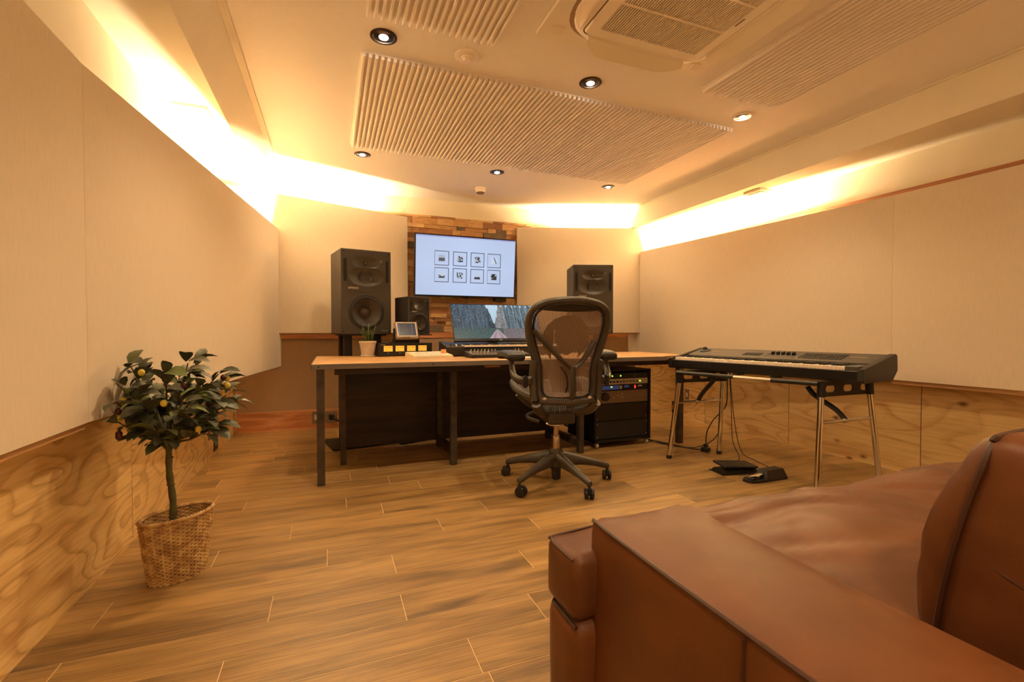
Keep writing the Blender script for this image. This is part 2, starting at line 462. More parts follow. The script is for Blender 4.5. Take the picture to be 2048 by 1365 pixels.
def screen_grid(wd, ht, nx, nz, fn):
    """flat picture in the xz plane facing -y, colours per vertex; fn(u,v)->linear rgb, v up"""
    me = bpy.data.meshes.new('screen')
    vt = [((i / nx - 0.5) * wd, 0, (j / nz - 0.5) * ht) for j in range(nz + 1) for i in range(nx + 1)]
    fc = [(j * (nx + 1) + i, j * (nx + 1) + i + 1, (j + 1) * (nx + 1) + i + 1, (j + 1) * (nx + 1) + i) for j in range(nz) for i in range(nx)]
    me.from_pydata(vt, [], fc); me.update()
    at = me.color_attributes.new('print', 'FLOAT_COLOR', 'POINT')
    buf = []
    for j in range(nz + 1):
        for i in range(nx + 1): buf.extend(tuple(fn(i / nx, j / nz)) + (1.0,))
    at.data.foreach_set('color', buf)
    return me

# ================================================================== STRUCTURE
floor = obj('floor', bx(XL - 0.1, XR + 0.1, YF - 0.1, YB + 0.1, -0.08, -0.0012), M['joint_highlight'], kind='structure')
PW, PL, Y0 = 0.157, 0.943, 1.204
offs = {0: .384, 1: .652, 2: .225, 3: -.197, 4: .232, 5: -.02, 6: -.452, 7: -.18, 8: .249, 9: .073, 10: -.44, 11: -.606}
pm = {}
def plank_mesh(wx, wy):
    k = (round(wx, 3), round(wy, 3))
    if k not in pm:
        b = bx(-wx / 2, wx / 2, -wy / 2, wy / 2, -0.006, 0.0)
        ed = [e for e in b.edges if all(abs(v.co.z) < 1e-6 for v in e.verts)]
        bmesh.ops.bevel(b, geom=ed, offset=0.0008, segments=1, affect='EDGES')
        me = bpy.data.meshes.new('plank'); b.to_mesh(me); b.free(); me.materials.append(M['plank']); pm[k] = me
    return pm[k]
for k in range(-13, 24):
    ya = Y0 + k * PW; yb = min(ya + PW, YB)
    if yb - ya < 0.02 or ya < -0.9: continue
    off = offs.get(k, random.random() * PL)
    x = off
    while x > XL: x -= PL
    while x < XR:
        a, c = max(x, XL), min(x + PL, XR)
        if c - a > 0.01:
            g = 0.0012
            obj('plank', plank_mesh(c - a - 2 * g, yb - ya - 2 * g), None, floor, ((a + c) / 2, (ya + yb) / 2, 0.0))
        x += PL
# ceiling
obj('ceiling', bx(-0.43, 3.175, YF, YB, ZC, ZC + 0.08), M['ceiling'], kind='structure')
# walls
wl = obj('wall_left', bx(XL - 0.1, XL, YF, YB, 0, 2.4), M['paint'], kind='structure')
wr = obj('wall_right', bx(XR, XR + 0.1, YF, YB, 0, 2.4), M['paint'], kind='structure')
wb = obj('wall_back', bx(XL - 0.1, XR + 0.1, YB, YB + 0.1, 0, 2.45), M['paint'], kind='structure')
obj('wall_front', bx(XL - 0.1, XR + 0.1, YF - 0.1, YF, 0, 2.45), M['paint'], kind='structure')
# bulkheads: left with a sloping inner face, right square
t1 = obj('trim_1', py(B(), [(XL, ZSL), (-0.552, ZSL), (-0.42, ZC), (-0.43, ZC + 0.08), (XL, ZC + 0.08)], YF, YB - 0.001), M['paint'], kind='structure')
obj('moulding', py(B(), [(-0.432, ZC - 0.018), (-0.419, ZC - 0.012), (-0.402, ZC - 0.006), (-0.402, ZC + 0.001), (-0.432, ZC + 0.001)], YF, YB - 0.002), M['paint'], t1)
t2 = obj('trim_2', py(B(), [(3.17, ZSR), (XR, ZSR), (XR, ZC + 0.08), (3.17, ZC + 0.08)], YF, YB - 0.001), M['paint'], kind='structure')
obj('moulding', bx(3.158, 3.172, YF, YB - 0.002, ZC - 0.01, ZC), M['paint'], t2)
# back wall finishes
obj('fabric_panel', bx(-0.80, XR, 4.868, YB, 0.186, 0.87), M['lowfabric'], wb)
obj('fabric_panel', bx(XL, 0.28, 4.868, YB, 0.935, 2.155), M['fabric'], wb)
obj('rail', bx(-0.80, XR, 4.862, YB, 0.872, 0.933), M['redwood'], wb)
bb = obj('baseboard_back', bx(-0.80, XR, 4.858, 4.899, 0.0, 0.186, 0.001), M['redwood'], kind='structure')
obj('corner_post', bx(XL, -0.802, 4.835, YB, 0.0, 0.87, 0.001), M['edgewood'], wb)
# reclaimed block cladding
bmesh_cache = {}
zz = 0.936
while zz < 2.15:
    hh = random.choice([0.042, 0.055, 0.055, 0.068])
    if zz + hh > 2.155: hh = 2.155 - zz
    x = 0.30 - random.random() * 0.1
    while x < 2.46:
        ln = random.choice([0.09, 0.13, 0.17, 0.17, 0.22, 0.26])
        dp = random.choice([0.012, 0.018, 0.024, 0.03, 0.036])
        k = (round(hh, 3), ln, dp)
        if k not in bmesh_cache:
            b_ = bx(0, ln - 0.0015, -dp, 0, 0, hh - 0.0015)
            me = bpy.data.meshes.new('wood_block'); bmesh.ops.recalc_face_normals(b_, faces=b_.faces[:]); b_.to_mesh(me); b_.free(); me.materials.append(M['block']); bmesh_cache[k] = me
        obj('wood_block', bmesh_cache[k], None, wb, (x, YB, zz))
        x += ln
    zz += hh
# plywood wainscot
def ply_panels(wall, xa, xb, seams, mats):
    xs = xa if wall is wl else xb - 0.0105
    obj('seam_backing', bx(xs, xs + 0.0105, seams[0], seams[-1], 0, 0.68), M['seam'], wall)
    for i in range(len(seams) - 1):
        a, c = seams[i] + 0.0022, seams[i + 1] - 0.0022
        dx = 0.0106 if wall is wl else 0.0
        b_ = bx(dx, xb - xa - (0.0106 - dx), 0, c - a, 0, 0.69)
        obj('plywood_panel', b_, mats[i % len(mats)], wall, (xa, a, 0.0))
ply_panels(wl, XL, XL + 0.012, [YF, -0.256, 0.674, 1.604, 2.534, 3.464, 4.394, 4.834], [M['ply']])
ply_panels(wr, XR - 0.012, XR, [YF, -0.03, 0.90, 1.828, 2.758, 3.688, 4.86], [M['ply'], M['ply'], M['plyk'], M['plyk'], M['plyk'], M['ply']])
# wood strips carrying the side panels
obj('batten', bx(XR - 0.02, XR, YF, 4.3, 1.80, 1.883), M['darkedge'], wr)
obj('ledge', bx(XR - 0.088, XR, YF, 1.96, 0.595, 0.69), M['edgewood'], wr)
obj('ledge', bx(XL, XL + 0.088, YF, 1.93, 0.62, 0.69), M['edgewood'], wl)

# ================================================================== FABRIC PANELS
def wall_panel(label, a, b, z0, z1, th, side, group, ext=0.0):
    """face runs from a to b (xy); thickness goes to 'side' (+1 left of a->b)"""
    d = V((b[0] - a[0], b[1] - a[1])); ln = d.length; ang = atan2(d.y, d.x)
    t = thing('acoustic_panel', label, 'panel', (a[0], a[1], z0), ang, group)
    y0, y1 = (0, th) if side > 0 else (-th, 0)
    obj('fabric_face', bx(0, ln, y0, y1, 0.0, z1 - z0, 0.0012), M['fabric'], t)
    if ext: obj('lower_return', bx(ln - 0.001, ln + ext, y0, y1, 0.0, 0.918 - z0, 0.003), M['fabric'], t)
    e = 0.03 * (1 if side > 0 else -1)
    ya, yb = sorted((y0 if side < 0 else y1, (y0 if side < 0 else y1) + e))
    obj('wood_frame', bx(0.02, ln - 0.02, ya, yb, -0.012, z1 - z0 - 0.03), M['edgewood'], t)
    return t
GP = 'beige fabric acoustic panels on the walls'
wall_panel('large beige fabric wall panel nearest the camera on the left, before the seam', (-0.745, -1.30), (-0.745, 1.929), 0.64, 1.81, 0.05, 1, GP)
wall_panel('beige fabric wall panel behind the olive tree, glowing cove light above it', (-0.745, 1.9292), (-0.4074, 4.392), 0.64, 1.81, 0.03, 1, GP, 0.07)
wall_panel('beige fabric wall panel at far right edge, above the plywood by the sofa', (3.462, -1.30), (3.462, 1.957), 0.62, 1.838, 0.05, -1, GP)
wall_panel('long beige fabric wall panel behind the stage piano on the right', (3.462, 1.9572), (3.2543, 4.374), 0.62, 1.838, 0.03, -1, GP, 0.2)
ang19 = RD(19.5)
wall_panel('beige fabric panel on the end wall left of the television', (-0.83, 4.252), (0.735, 4.808), 0.925, 2.105, 0.035, 1, GP)
wall_panel('beige fabric panel on the end wall right of the television', (1.948, 4.845), (3.548, 4.278), 0.925, 2.105, 0.035, 1, GP)

# cove strips hidden behind the panels
def strip(label, a, b, z, m, wd=0.02):
    d = V((b[0] - a[0], b[1] - a[1])); t = thing('light_strip', label, 'light', (a[0], a[1], z), atan2(d.y, d.x), 'cove light strips')
    obj('channel', bx(0, d.length, -wd / 2 - 0.004, wd / 2 + 0.004, -0.012, 0.0), M['white'], t)
    bm = B(); vs_ = [bm.verts.new(p) for p in ((0.005, -wd / 2, 0.0015), (d.length - 0.005, -wd / 2, 0.0015), (d.length - 0.005, wd / 2, 0.0015), (0.005, wd / 2, 0.0015))]
    bm.faces.new(vs_)
    obj('diffuser', bm, m, t)
    return t
strip('warm cove light strip glowing behind the left wall panel', (-0.692, 2.92), (-0.522, 4.20), 1.615, M['led'], 0.03)
strip('warm cove light strip glowing behind the right wall panel', (3.487, 2.60), (3.359, 4.14), 1.715, M['led'], 0.035)
strip('warm cove light strip glowing behind the end wall panel on the left', (-0.55, 4.50), (0.32, 4.81), 2.03, M['ledb'], 0.016)
strip('warm cove light strip glowing behind the end wall panel on the right', (2.33, 4.81), (3.30, 4.47), 2.03, M['ledb'], 0.016)

# ================================================================== CEILING PANELS
def rib_panel(label, x0, x1, y0, y1, n):
    t = thing('ribbed_ceiling_panel', label, 'ceiling panel', ((x0 + x1) / 2, (y0 + y1) / 2, ZC), 0, 'ribbed acoustic ceiling panels')
    wx, wy = x1 - x0, y1 - y0
    obj('backing', bx(-wx / 2, wx / 2, -wy / 2, wy / 2, -0.006, 0.0), M['rib'], t)
    p = wx / n; rw = p * 0.5
    b = B(); prof = [(-rw / 2, -0.004), (-rw / 2, -0.019), (-rw * 0.3, -0.024), (rw * 0.3, -0.024), (rw / 2, -0.019), (rw / 2, -0.004)]
    prism(b, prof, lambda q: V((q[0], -wy / 2, q[1])), lambda q: V((q[0], wy / 2, q[1])))
    bmesh.ops.recalc_face_normals(b, faces=b.faces[:])
    me = bpy.data.meshes.new('rib'); b.to_mesh(me); b.free(); me.materials.append(M['rib'])
    for i in range(n): obj('rib', me, None, t, (-wx / 2 + p * (i + 0.5), 0, 0))
rib_panel('wide ribbed ceiling panel between the two rows of downlights', 0.15, 2.58, 2.445, 3.69, 80)
rib_panel('narrow ribbed ceiling panel at the top edge, left of the air conditioner', 0.147, 0.757, 0.9, 2.145, 20)
rib_panel('ribbed ceiling panel right of the air conditioner', 1.99, 2.57, 0.2, 2.115, 19)

# downlights
def downlight(x, y, label, ring, energy=SPOT_W):
    t = thing('downlight', label, 'downlight', (x, y, ZC), 0, 'recessed ceiling downlights')
    lathe_b = lathe(B(), [(0.062, 0.0), (0.062, -0.004), (0.050, -0.006), (0.047, 0.0), (0.047, 0.0015)], 28)
    obj('ring', lathe_b, ring, t, smooth=True)
    obj('reflector', lathe(B(), [(0.047, -0.0005), (0.036, -0.0025), (0.022, -0.0045)], 28), M['reflector'], t, smooth=True)
    obj('lamp', lathe(B(), [(0.022, -0.0045), (0.020, -0.008), (0.010, -0.012), (0.0, -0.013)], 20), M['bulb'], t, smooth=True)
    ld = bpy.data.lights.new('lamp_light', 'SPOT'); ld.energy = energy; ld.color = WARM; ld.spot_size = RD(128); ld.spot_blend = 0.9; ld.shadow_soft_size = 0.035
    lo = bpy.data.objects.new('lamp_light', ld); C.objects.link(lo); lo.parent = t; lo.location = (0, 0, -0.03)
for i, x in enumerate((0.243, 1.364, 2.496)):
    wh = ('left', 'centre', 'right')[i]
    downlight(x, 3.858, ('lit ceiling downlight between the desk ribs and the left cove light', 'small ceiling downlight straight above the television, beyond the ribs', 'dim downlight beside the far right corner of the wide ribbed panel')[i], M['ringd'], 14.5)
    downlight(x, 2.291, ('large bright downlight near the ceiling sprinkler plate', 'bright starry downlight just below the air conditioner', 'white-ringed downlight between the right ribbed panel and the beam')[i], M['ringw'] if i == 2 else M['ringd'], (39.0, 36.0, 28.0)[i])
for i, x in enumerate((0.243, 2.74)):  # added lamps out of view, for light on the sofa and near walls
    downlight(x, 0.72, ('added unseen ceiling downlight over the sofa, nearest the left wall', 'added unseen ceiling downlight over the sofa, nearest the right wall')[i], M['ringd'], (26.0, 7.0)[i])

for i, x in enumerate((0.243, 1.364, 2.496)):  # added fill row out of view, brightens ceiling and near walls by bounce
    downlight(x, -0.72, ('added unseen fill downlight behind the camera, nearest the left wall', 'added unseen fill downlight behind the camera, in the middle', 'added unseen fill downlight behind the camera, nearest the right wall')[i], M['ringd'], (58.0, 54.0, 44.0)[i])

# sprinkler plate, smoke detector, soffit vents
t = thing('ceiling_sprinkler', 'round white plate with a small centre cap on the ceiling', 'sprinkler', (0.652, 2.299, ZC))
obj('plate', lathe(B(), [(0.062, 0), (0.062, -0.004), (0.055, -0.008), (0.03, -0.009)], 32), M['acw'], t, smooth=True)
obj('cap', lathe(B(), [(0.03, -0.008), (0.026, -0.016), (0.018, -0.017), (0.016, -0.024), (0.0, -0.025)], 24), M['acw'], t, smooth=True)
t = thing('smoke_detector', 'small white smoke detector hanging from the ceiling before the end wall', 'smoke detector', (1.363, 4.337, ZC))
obj('housing', lathe(B(), [(0.052, 0), (0.052, -0.026), (0.044, -0.034), (0.042, -0.046)], 24), M['acw'], t, smooth=True)
obj('sensor', lathe(B(), [(0.042, -0.045), (0.034, -0.056), (0.0, -0.058)], 24), M['bronze'], t, smooth=True)
def vent(label, x, y, z):
    t = thing('air_vent', label, 'vent', (x, y, z), 0, 'square vents under the beams')
    obj('body', bx(-0.085, 0.085, -0.085, 0.085, -0.02, 0.0, 0.004), M['acw'], t)
    obj('grille', bx(-0.06, 0.06, -0.06, 0.06, -0.026, -0.019, 0.002), M['white'], t)
vent('square white vent under the beam in the left cove glow', -0.70, 3.06, ZSL)
vent('square white vent under the beam above the right cove glow', 3.34, 2.89, ZSR)

# ================================================================== AIR CONDITIONER
def build_ac():
    t = thing('ceiling_air_conditioner', 'cream ceiling cassette air conditioner with square intake grille', 'air conditioner', (1.37, 1.523, ZC))
    b = B(); pz(b, rrect(-0.477, 0.477, -0.477, 0.477, 0.02), -0.022, -0.003)
    obj('cover_plate', b, M['acw'], t)
    obj('plate_gasket', bx(-0.465, 0.465, -0.465, 0.465, -0.0035, 0.0), M['acdark'], t)
    # raised body with notched sides
    def body(h, n=72, e=4.5):
        o = []
        for i in range(n):
            a = 2 * pi * i / n; c, s = cos(a), sin(a)
            r = h / (abs(c) ** e + abs(s) ** e) ** (1 / e)
            o.append((r * c, r * s))
        return o
    b = B(); rings = []
    for h, z_ in ((0.395, -0.022), (0.395, -0.036), (0.385, -0.05), (0.362, -0.058), (0.335, -0.06)):
        rings.append([b.verts.new((x, y, z_)) for x, y in body(h)])
    ring_faces(b, rings, True, False); b.faces.new(rings[-1])
    obj('body', b, M['acw'], t, smooth=50)
    b = B(); ring_faces(b, [[b.verts.new((x, y, -0.0225)) for x, y in body(0.414)], [b.verts.new((x, y, -0.0235)) for x, y in body(0.393)]], True, False)
    obj('air_slot_shade', b, M['acslot_shade'], t)  # flat darker ring, paints the shade between plate and body
    b = B(); ring_faces(b, [[b.verts.new((x, y, -0.0603)) for x, y in rrect(-0.323, 0.323, -0.323, 0.323, 0.034, 5)], [b.verts.new((x, y, -0.0606)) for x, y in rrect(-0.315, 0.315, -0.315, 0.315, 0.03, 5)]], True, False)
    obj('frame_gap_shade', b, M['acdark'], t)  # flat dark ring, paints the shadow line round the intake frame
    for k in range(4):
        c_, s_ = cos(pi / 4 + k * pi / 2), sin(pi / 4 + k * pi / 2)
        obj('corner_cap', lathe(B(), [(0.03, -0.0225), (0.028, -0.03), (0.0, -0.031)], 20, Matrix.Translation((c_ * 0.56, s_ * 0.56, 0))), M['acslat'], t, smooth=True)
    # intake frame
    b = B()
    o1, o2 = rrect(-0.318, 0.318, -0.318, 0.318, 0.03, 5), rrect(-0.262, 0.262, -0.262, 0.262, 0.008, 5)
    r1 = [b.verts.new((x, y, -0.060)) for x, y in o1]; r2 = [b.verts.new((x, y, -0.068)) for x, y in rrect(-0.312, 0.312, -0.312, 0.312, 0.03, 5)]
    r3 = [b.verts.new((x, y, -0.068)) for x, y in o2]; r4 = [b.verts.new((x, y, -0.0615)) for x, y in o2]
    ring_faces(b, [r1, r2, r3, r4], True, False)
    fr = obj('intake_frame', b, M['acw'], t)
    obj('filter', bx(-0.262, 0.262, -0.262, 0.262, -0.0625, -0.0612), M['acdark'], t)
    me = None
    for i in range(46):
        x = -0.262 + 0.524 * (i + 0.5) / 46
        if me is None: me = obj('slat', bx(-0.0027, 0.0027, -0.262, 0.262, -0.0675, -0.0625), M['acslat'], fr, (x, 0, 0)).data
        else: obj('slat', me, None, fr, (x, 0, 0))
    for y in (-0.087, 0.087): obj('cross_bar', bx(-0.262, 0.262, y - 0.006, y + 0.006, -0.0678, -0.0672), M['acslat'], fr)
    obj('latch', bx(0.272, 0.278, -0.02, 0.03, -0.0695, -0.068), M['bronze'], fr)
    # four open flaps
    for k in range(4):
        b = B(); n = 14; rows = []
        for i in range(n + 1):
            s = -0.27 + 0.54 * i / n; e = max(0.0, (abs(s) - 0.15) / 0.12)
            dep_ = 0.085 * (1 - 0.85 * e * e)
            rows.append([(s, 0.345, -0.052), (s, 0.345 + dep_ * 0.75, -0.072), (s, 0.345 + dep_, -0.078)])
        top = [[b.verts.new(p) for p in r] for r in rows]; bot = [[b.verts.new((p[0], p[1] - 0.002, p[2] - 0.005)) for p in r] for r in rows]
        ring_faces(b, top, False, False); ring_faces(b, bot, False, False)
        for i in range(n):
            for q in (0, 2): b.faces.new((top[i][q], top[i + 1][q], bot[i + 1][q], bot[i][q]))
        b.faces.new(top[0] + bot[0][::-1]); b.faces.new(top[-1] + bot[-1][::-1])
        obj('flap', b, M['acw'], t, rot=(0, 0, k * pi / 2), smooth=40)
build_ac()

# ================================================================== DESK
DZ = 0.742
def build_desk():
    t = thing('studio_desk', 'long wooden studio desk with dark steel legs facing the television', 'desk', (0, 0, 0))
    poly = [(-0.107, 3.02), (2.485, 2.99), (2.495, 3.05), (2.83, 3.10), (2.83, 3.80), (0.45, 3.98), (0.06, 3.985), (-0.105, 4.08)]
    obj('desktop', pz(B(), poly, DZ - 0.028, DZ), M['desktop'], t)
    e = obj('front_edge', bx(-0.109, 2.484, -0.004, 0.004, DZ - 0.031, DZ + 0.0005, 0.001), M['deskedge'], t, loc=(0, 3.018, 0), rot=(0, 0, atan2(-0.030, 2.592)))
    obj('side_edge', bx(-0.111, -0.105, 3.02, 4.08, DZ - 0.031, DZ + 0.0005), M['deskedge'], t)
    for x in (-0.07, 0.62, 1.30):
        obj('bolt', lathe(B(), [(0.005, 0), (0.004, 0.002), (0, 0.0025)], 10, Matrix.Translation((x, -0.004, DZ - 0.015)) @ Matrix.Rotation(pi / 2, 4, 'X')), M['void'], e)
    obj('rail', bx(0.02, 2.70, 3.12, 3.16, DZ - 0.075, DZ - 0.029), M['stain'], t)
    obj('rail', bx(0.02, 2.70, 3.72, 3.76, DZ - 0.075, DZ - 0.029), M['stain'], t)
    def leg(x, y, wx, wy, z1=DZ - 0.028): obj('leg', bx(x - wx / 2, x + wx / 2, y - wy / 2, y + wy / 2, 0.0, z1, 0.002), M['steel'], t)
    leg(-0.06, 3.055, 0.045, 0.045); leg(0.077, 3.48, 0.04, 0.04); leg(0.801, 3.20, 0.045, 0.05); leg(0.824, 3.75, 0.045, 0.05)
    leg(1.795, 3.15, 0.04, 0.05); leg(1.785, 3.70, 0.04, 0.05); leg(2.735, 3.13, 0.045, 0.05)
    obj('foot_bar', bx(0.794, 0.832, 3.20, 3.75, 0.05, 0.10), M['steel'], t)
    obj('foot_bar', bx(1.772, 1.81, 3.15, 3.70, 0.05, 0.10), M['steel'], t)
    for x, y in ((0.801, 3.226), (1.795, 3.176)):
        obj('gusset', px(B(), [(y, DZ - 0.03), (y + 0.12, DZ - 0.03), (y, DZ - 0.17)], x - 0.004, x + 0.004), M['steel'], t)
    obj('tray_handle', bx(1.00, 1.115, 3.085, 3.10, DZ - 0.052, DZ - 0.040, 0.002), M['edgewood'], t)
    obj('drawer_rail', bx(0.03, 0.79, 3.145, 3.16, DZ - 0.062, DZ - 0.042), M['steel'], t)
    for a, c in ((0.09, 0.998), (1.002, 1.93)):
        obj('modesty_panel', bx(a, c, 3.86, 3.878, 0.03, DZ - 0.03), M['stain'], t)
build_desk()

# ================================================================== SPEAKERS
def speaker(label, loc, rz, wd, ht, dp, threeway, group, mc, md):
    t = thing('studio_monitor', label, 'speaker', loc, rz, group)
    b = bx(-wd / 2, wd / 2, 0, dp, 0, ht, 0.004)
    cab = obj('cabinet', b, mc, t)
    s = ht / 0.68
    # waveguide plate: grid with hollows around the drivers
    wgw = wd * (0.76 if threeway else 0.66); z0, z1 = ht * (0.508 if threeway else 0.565), ht * (0.955 if threeway else 0.965)
    tw = V((0, ht * 0.845)) if threeway else V((0, ht * 0.80))
    mdz = ht * 0.685
    nx, nz = 56, 56
    def depth(x, z):
        d = 0.0
        ex = x / (wgw * 0.36); ez = (z - tw.y) / (ht * 0.075 if threeway else ht * 0.16)
        r = sqrt(ex * ex + ez * ez)
        if r < 1: d = max(d, 0.030 * s * (1 - r ** 1.5))
        if threeway:
            ex = x / (wgw * 0.47); ez = (z - mdz) / (ht * 0.118)
            r = sqrt(ex * ex + ez * ez)
            if r < 1: d = max(d, 0.036 * s * (1 - r ** 1.6))
        return d
    b = B(); g = [[b.verts.new((-wgw / 2 + wgw * i / nx, -0.003 + depth(-wgw / 2 + wgw * i / nx, z0 + (z1 - z0) * j / nz), z0 + (z1 - z0) * j / nz)) for i in range(nx + 1)] for j in range(nz + 1)]
    ring_faces(b, g, False, False)
    # rim down to the cabinet
    edge = [g[0][i] for i in range(nx + 1)] + [g[j][nx] for j in range(1, nz + 1)] + [g[nz][i] for i in range(nx - 1, -1, -1)] + [g[j][0] for j in range(nz - 1, 0, -1)]
    low = [b.verts.new((v.co.x, 0.0005, v.co.z)) for v in edge]
    for i in range(len(edge)): b.faces.new((edge[i], edge[(i + 1) % len(edge)], low[(i + 1) % len(edge)], low[i]))
    # cut the cabinet front where the waveguide sinks: replace by an opening in a thin box
    wg = obj('waveguide', b, md, t, smooth=40)
    RX = Matrix.Rotation(pi / 2, 4, 'X')   # local z -> -y
    def lat(name, x, z, y, prof, m, seg=36, par=t): return obj(name, lathe(B(), prof, seg, Matrix.Translation((x, y, z)) @ RX), m, par, smooth=True)
    lat('tweeter', 0, tw.y, 0.026 * s, [(0.018 * s, 0), (0.016 * s, 0.004), (0.012 * s, 0.0055), (0.011 * s, 0.003), (0.0105 * s, 0.006), (0.006 * s, 0.011 * s), (0, 0.0125 * s)], M['dcwdark'] if threeway else M['dcwdark'], par=wg)
    lat('tweeter_dome', 0, tw.y, 0.026 * s, [(0.0095 * s, 0.0062), (0.007 * s, 0.0105 * s), (0, 0.0128 * s)], M['brushed'], par=wg)
    if threeway:
        lat('midrange', 0, mdz, 0.030 * s, [(0.058 * s, 0.008), (0.056 * s, 0.013), (0.051 * s, 0.013), (0.048 * s, 0.008), (0.03 * s, -0.002), (0.013 * s, -0.012), (0.011 * s, -0.008), (0, -0.002)], M['dcwdark'], par=wg)
        wr_, wz = wd * 0.315, ht * 0.262
    else:
        wr_, wz = wd * 0.36, ht * 0.315
    k = wr_ / 0.117
    lat('surround', 0, wz, 0.0, [(wr_ * 1.14, -0.001), (wr_ * 1.12, 0.003), (wr_ * 1.03, 0.006), (wr_ * 0.99, 0.0045), (wr_ * 0.985, 0.006), (wr_ * 0.93, 0.009), (wr_ * 0.875, 0.004), (wr_ * 0.87, 0.001)], M['rubber'], 48)
    lat('woofer_cone', 0, wz, 0.0, [(wr_ * 0.88, 0.0035), (wr_ * 0.84, 0.001), (wr_ * 0.6, -0.02 * k), (wr_ * 0.3, -0.041 * k)], M['cone'], 48)
    lat('dust_cap', 0, wz, 0.0, [(wr_ * 0.345, -0.0375 * k), (wr_ * 0.29, -0.029 * k), (wr_ * 0.16, -0.022 * k), (0, -0.0195 * k)], M['cap'], 32)
    # reflex slots
    for sx in (-1, 1):
        xx = sx * wd * 0.42 if threeway else sx * wd * 0.40
        b = B(); py(b, rrect(xx - 0.010 * s - 0.001, xx + 0.010 * s + 0.001, ht * 0.62, ht * 0.885, 0.009 * s, 4), -0.0025, 0.001)
        obj('reflex_port', b, M['void'], t)
    tm = text_mesh('GENELEC', 0.020 * s if threeway else 0.024 * s, 0.0003); tm.materials.append(M['label'])
    obj('maker_name', tm, None, wg, (-wgw * 0.345, -0.0042, z0 + 0.024 * s), (pi / 2, 0, 0))
    for dx, dz in ((0, 0), (0.009, 0), (0.009, 0.012)):
        obj('indicator', bx(wgw * 0.36 + dx * s, wgw * 0.36 + (dx + 0.004) * s, -0.0045, -0.003, z1 - (0.062 - dz) * s, z1 - (0.058 - dz) * s), M['label'], wg)
    if threeway:
        tm = text_mesh('TRIAMP', 0.017, 0.0003); tm.materials.append(M['labeld'])
        obj('type_name', tm, None, t, (wd * 0.37, -0.0008, 0.028), (pi / 2, 0, 0))
    for sx in (-1, 1):
        for z_ in (0.022 * s, ht - 0.022 * s):
            lat('screw', sx * (wd / 2 - 0.018 * s), z_, 0, [(0.006 * s, 0), (0.005 * s, 0.0016), (0, 0.002)], M['void'], 10)
    # openings in the cabinet front so the hollows are real
    me = cab.data
    bmc = bmesh.new(); bmc.from_mesh(me)
    ff = [f for f in bmc.faces if f.normal.y < -0.9 and f.calc_area() > 0.5 * wd * ht]
    bmesh.ops.delete(bmc, geom=ff, context='FACES_ONLY')
    # rebuild the front as a ring of quads around two holes
    fx0, fx1, fz0, fz1 = -wd / 2 + 0.004, wd / 2 - 0.004, 0.004, ht - 0.004
    def q(a, c, e, f):
        bmc.faces.new([bmc.verts.new(p) for p in ((a, 0, e), (c, 0, e), (c, 0, f), (a, 0, f))])
    q(fx0, -wgw / 2, z0, fz1); q(wgw / 2, fx1, z0, fz1); q(-wgw / 2, wgw / 2, z1, fz1)
    n = 48; zc_top = z0
    hole = [bmc.verts.new((wr_ * 1.1 * cos(2 * pi * i / n), 0, wz + wr_ * 1.1 * sin(2 * pi * i / n))) for i in range(n)]
    def on_rect(a):
        c, s_ = cos(a), sin(a); best = 1e9
        if c > 1e-6: best = min(best, fx1 / c)
        if c < -1e-6: best = min(best, fx0 / c)
        if s_ > 1e-6: best = min(best, (zc_top - wz) / s_)
        if s_ < -1e-6: best = min(best, (fz0 - wz) / s_)
        return (best * c, 0, wz + best * s_)
    angs = [2 * pi * i / n for i in range(n)]
    outer = [bmc.verts.new(on_rect(a)) for a in angs]
    for i in range(n): bmc.faces.new((hole[i], hole[(i + 1) % n], outer[(i + 1) % n], outer[i]))
    for cx, cz in ((fx1, zc_top), (fx0, zc_top), (fx0, fz0), (fx1, fz0)):   # corner triangles
        a = atan2(cz - wz, cx) % (2 * pi); i = int(a / (2 * pi / n)); 
        bmc.faces.new((outer[i], bmc.verts.new((cx, 0, cz)), outer[(i + 1) % n]))
    bmc.to_mesh(me); bmc.free()
    return t
AL, AR = RD(11), RD(-19)
ZS = 0.918
speaker('large black three-way studio speaker on a stand left of the television', (0.2735, 3.933, ZS), AL, 0.40, 0.68, 0.38, True, 'large studio speakers', M['cab'], M['dcw'])
speaker('large black three-way studio speaker behind the office chair', (2.411, 3.985, ZS), AR, 0.40, 0.68, 0.38, True, 'large studio speakers', M['cab'], M['dcw'])
speaker('small black two-way speaker beside the large left speaker, under the television corner', (0.69, 3.907, ZS), RD(18), 0.20, 0.312, 0.25, False, None, M['cabdark'], M['dcwdark'])

def stand(label, loc, rz, group):
    t = thing('speaker_stand', label, 'stand', loc, rz, group)
    obj('base_plate', pz(B(), rrect(-0.27, 0.27, -0.02, 0.40, 0.03), 0.0, 0.014), M['blackm'], t)
    obj('top_plate', bx(-0.17, 0.17, 0.03, 0.36, ZS - 0.012, ZS - 0.001, 0.001), M['blackm'], t)
    for x in (-0.125, 0.115):
        for y in (0.12, 0.30): obj('post', bx(x - 0.03, x + 0.03, y - 0.03, y + 0.03, 0.014, ZS - 0.012, 0.003), M['blackm'], t)
stand('black four-post stand under the large left speaker, behind the desk', (0.2735, 3.945, 0), AL, 'large speaker stands')
stand('black four-post stand under the large right speaker, behind the chair', (2.411, 4.0, 0), AR, 'large speaker stands')
t = thing('speaker_stand', 'slim black stand under the small two-way speaker', 'stand', (0.69, 3.907, 0), RD(18))
obj('base_plate', pz(B(), rrect(-0.14, 0.14, 0.05, 0.32, 0.02), 0.0, 0.012), M['blackm'], t)
obj('post', bx(-0.025, 0.025, 0.13, 0.18, 0.012, ZS - 0.010, 0.003), M['blackm'], t)
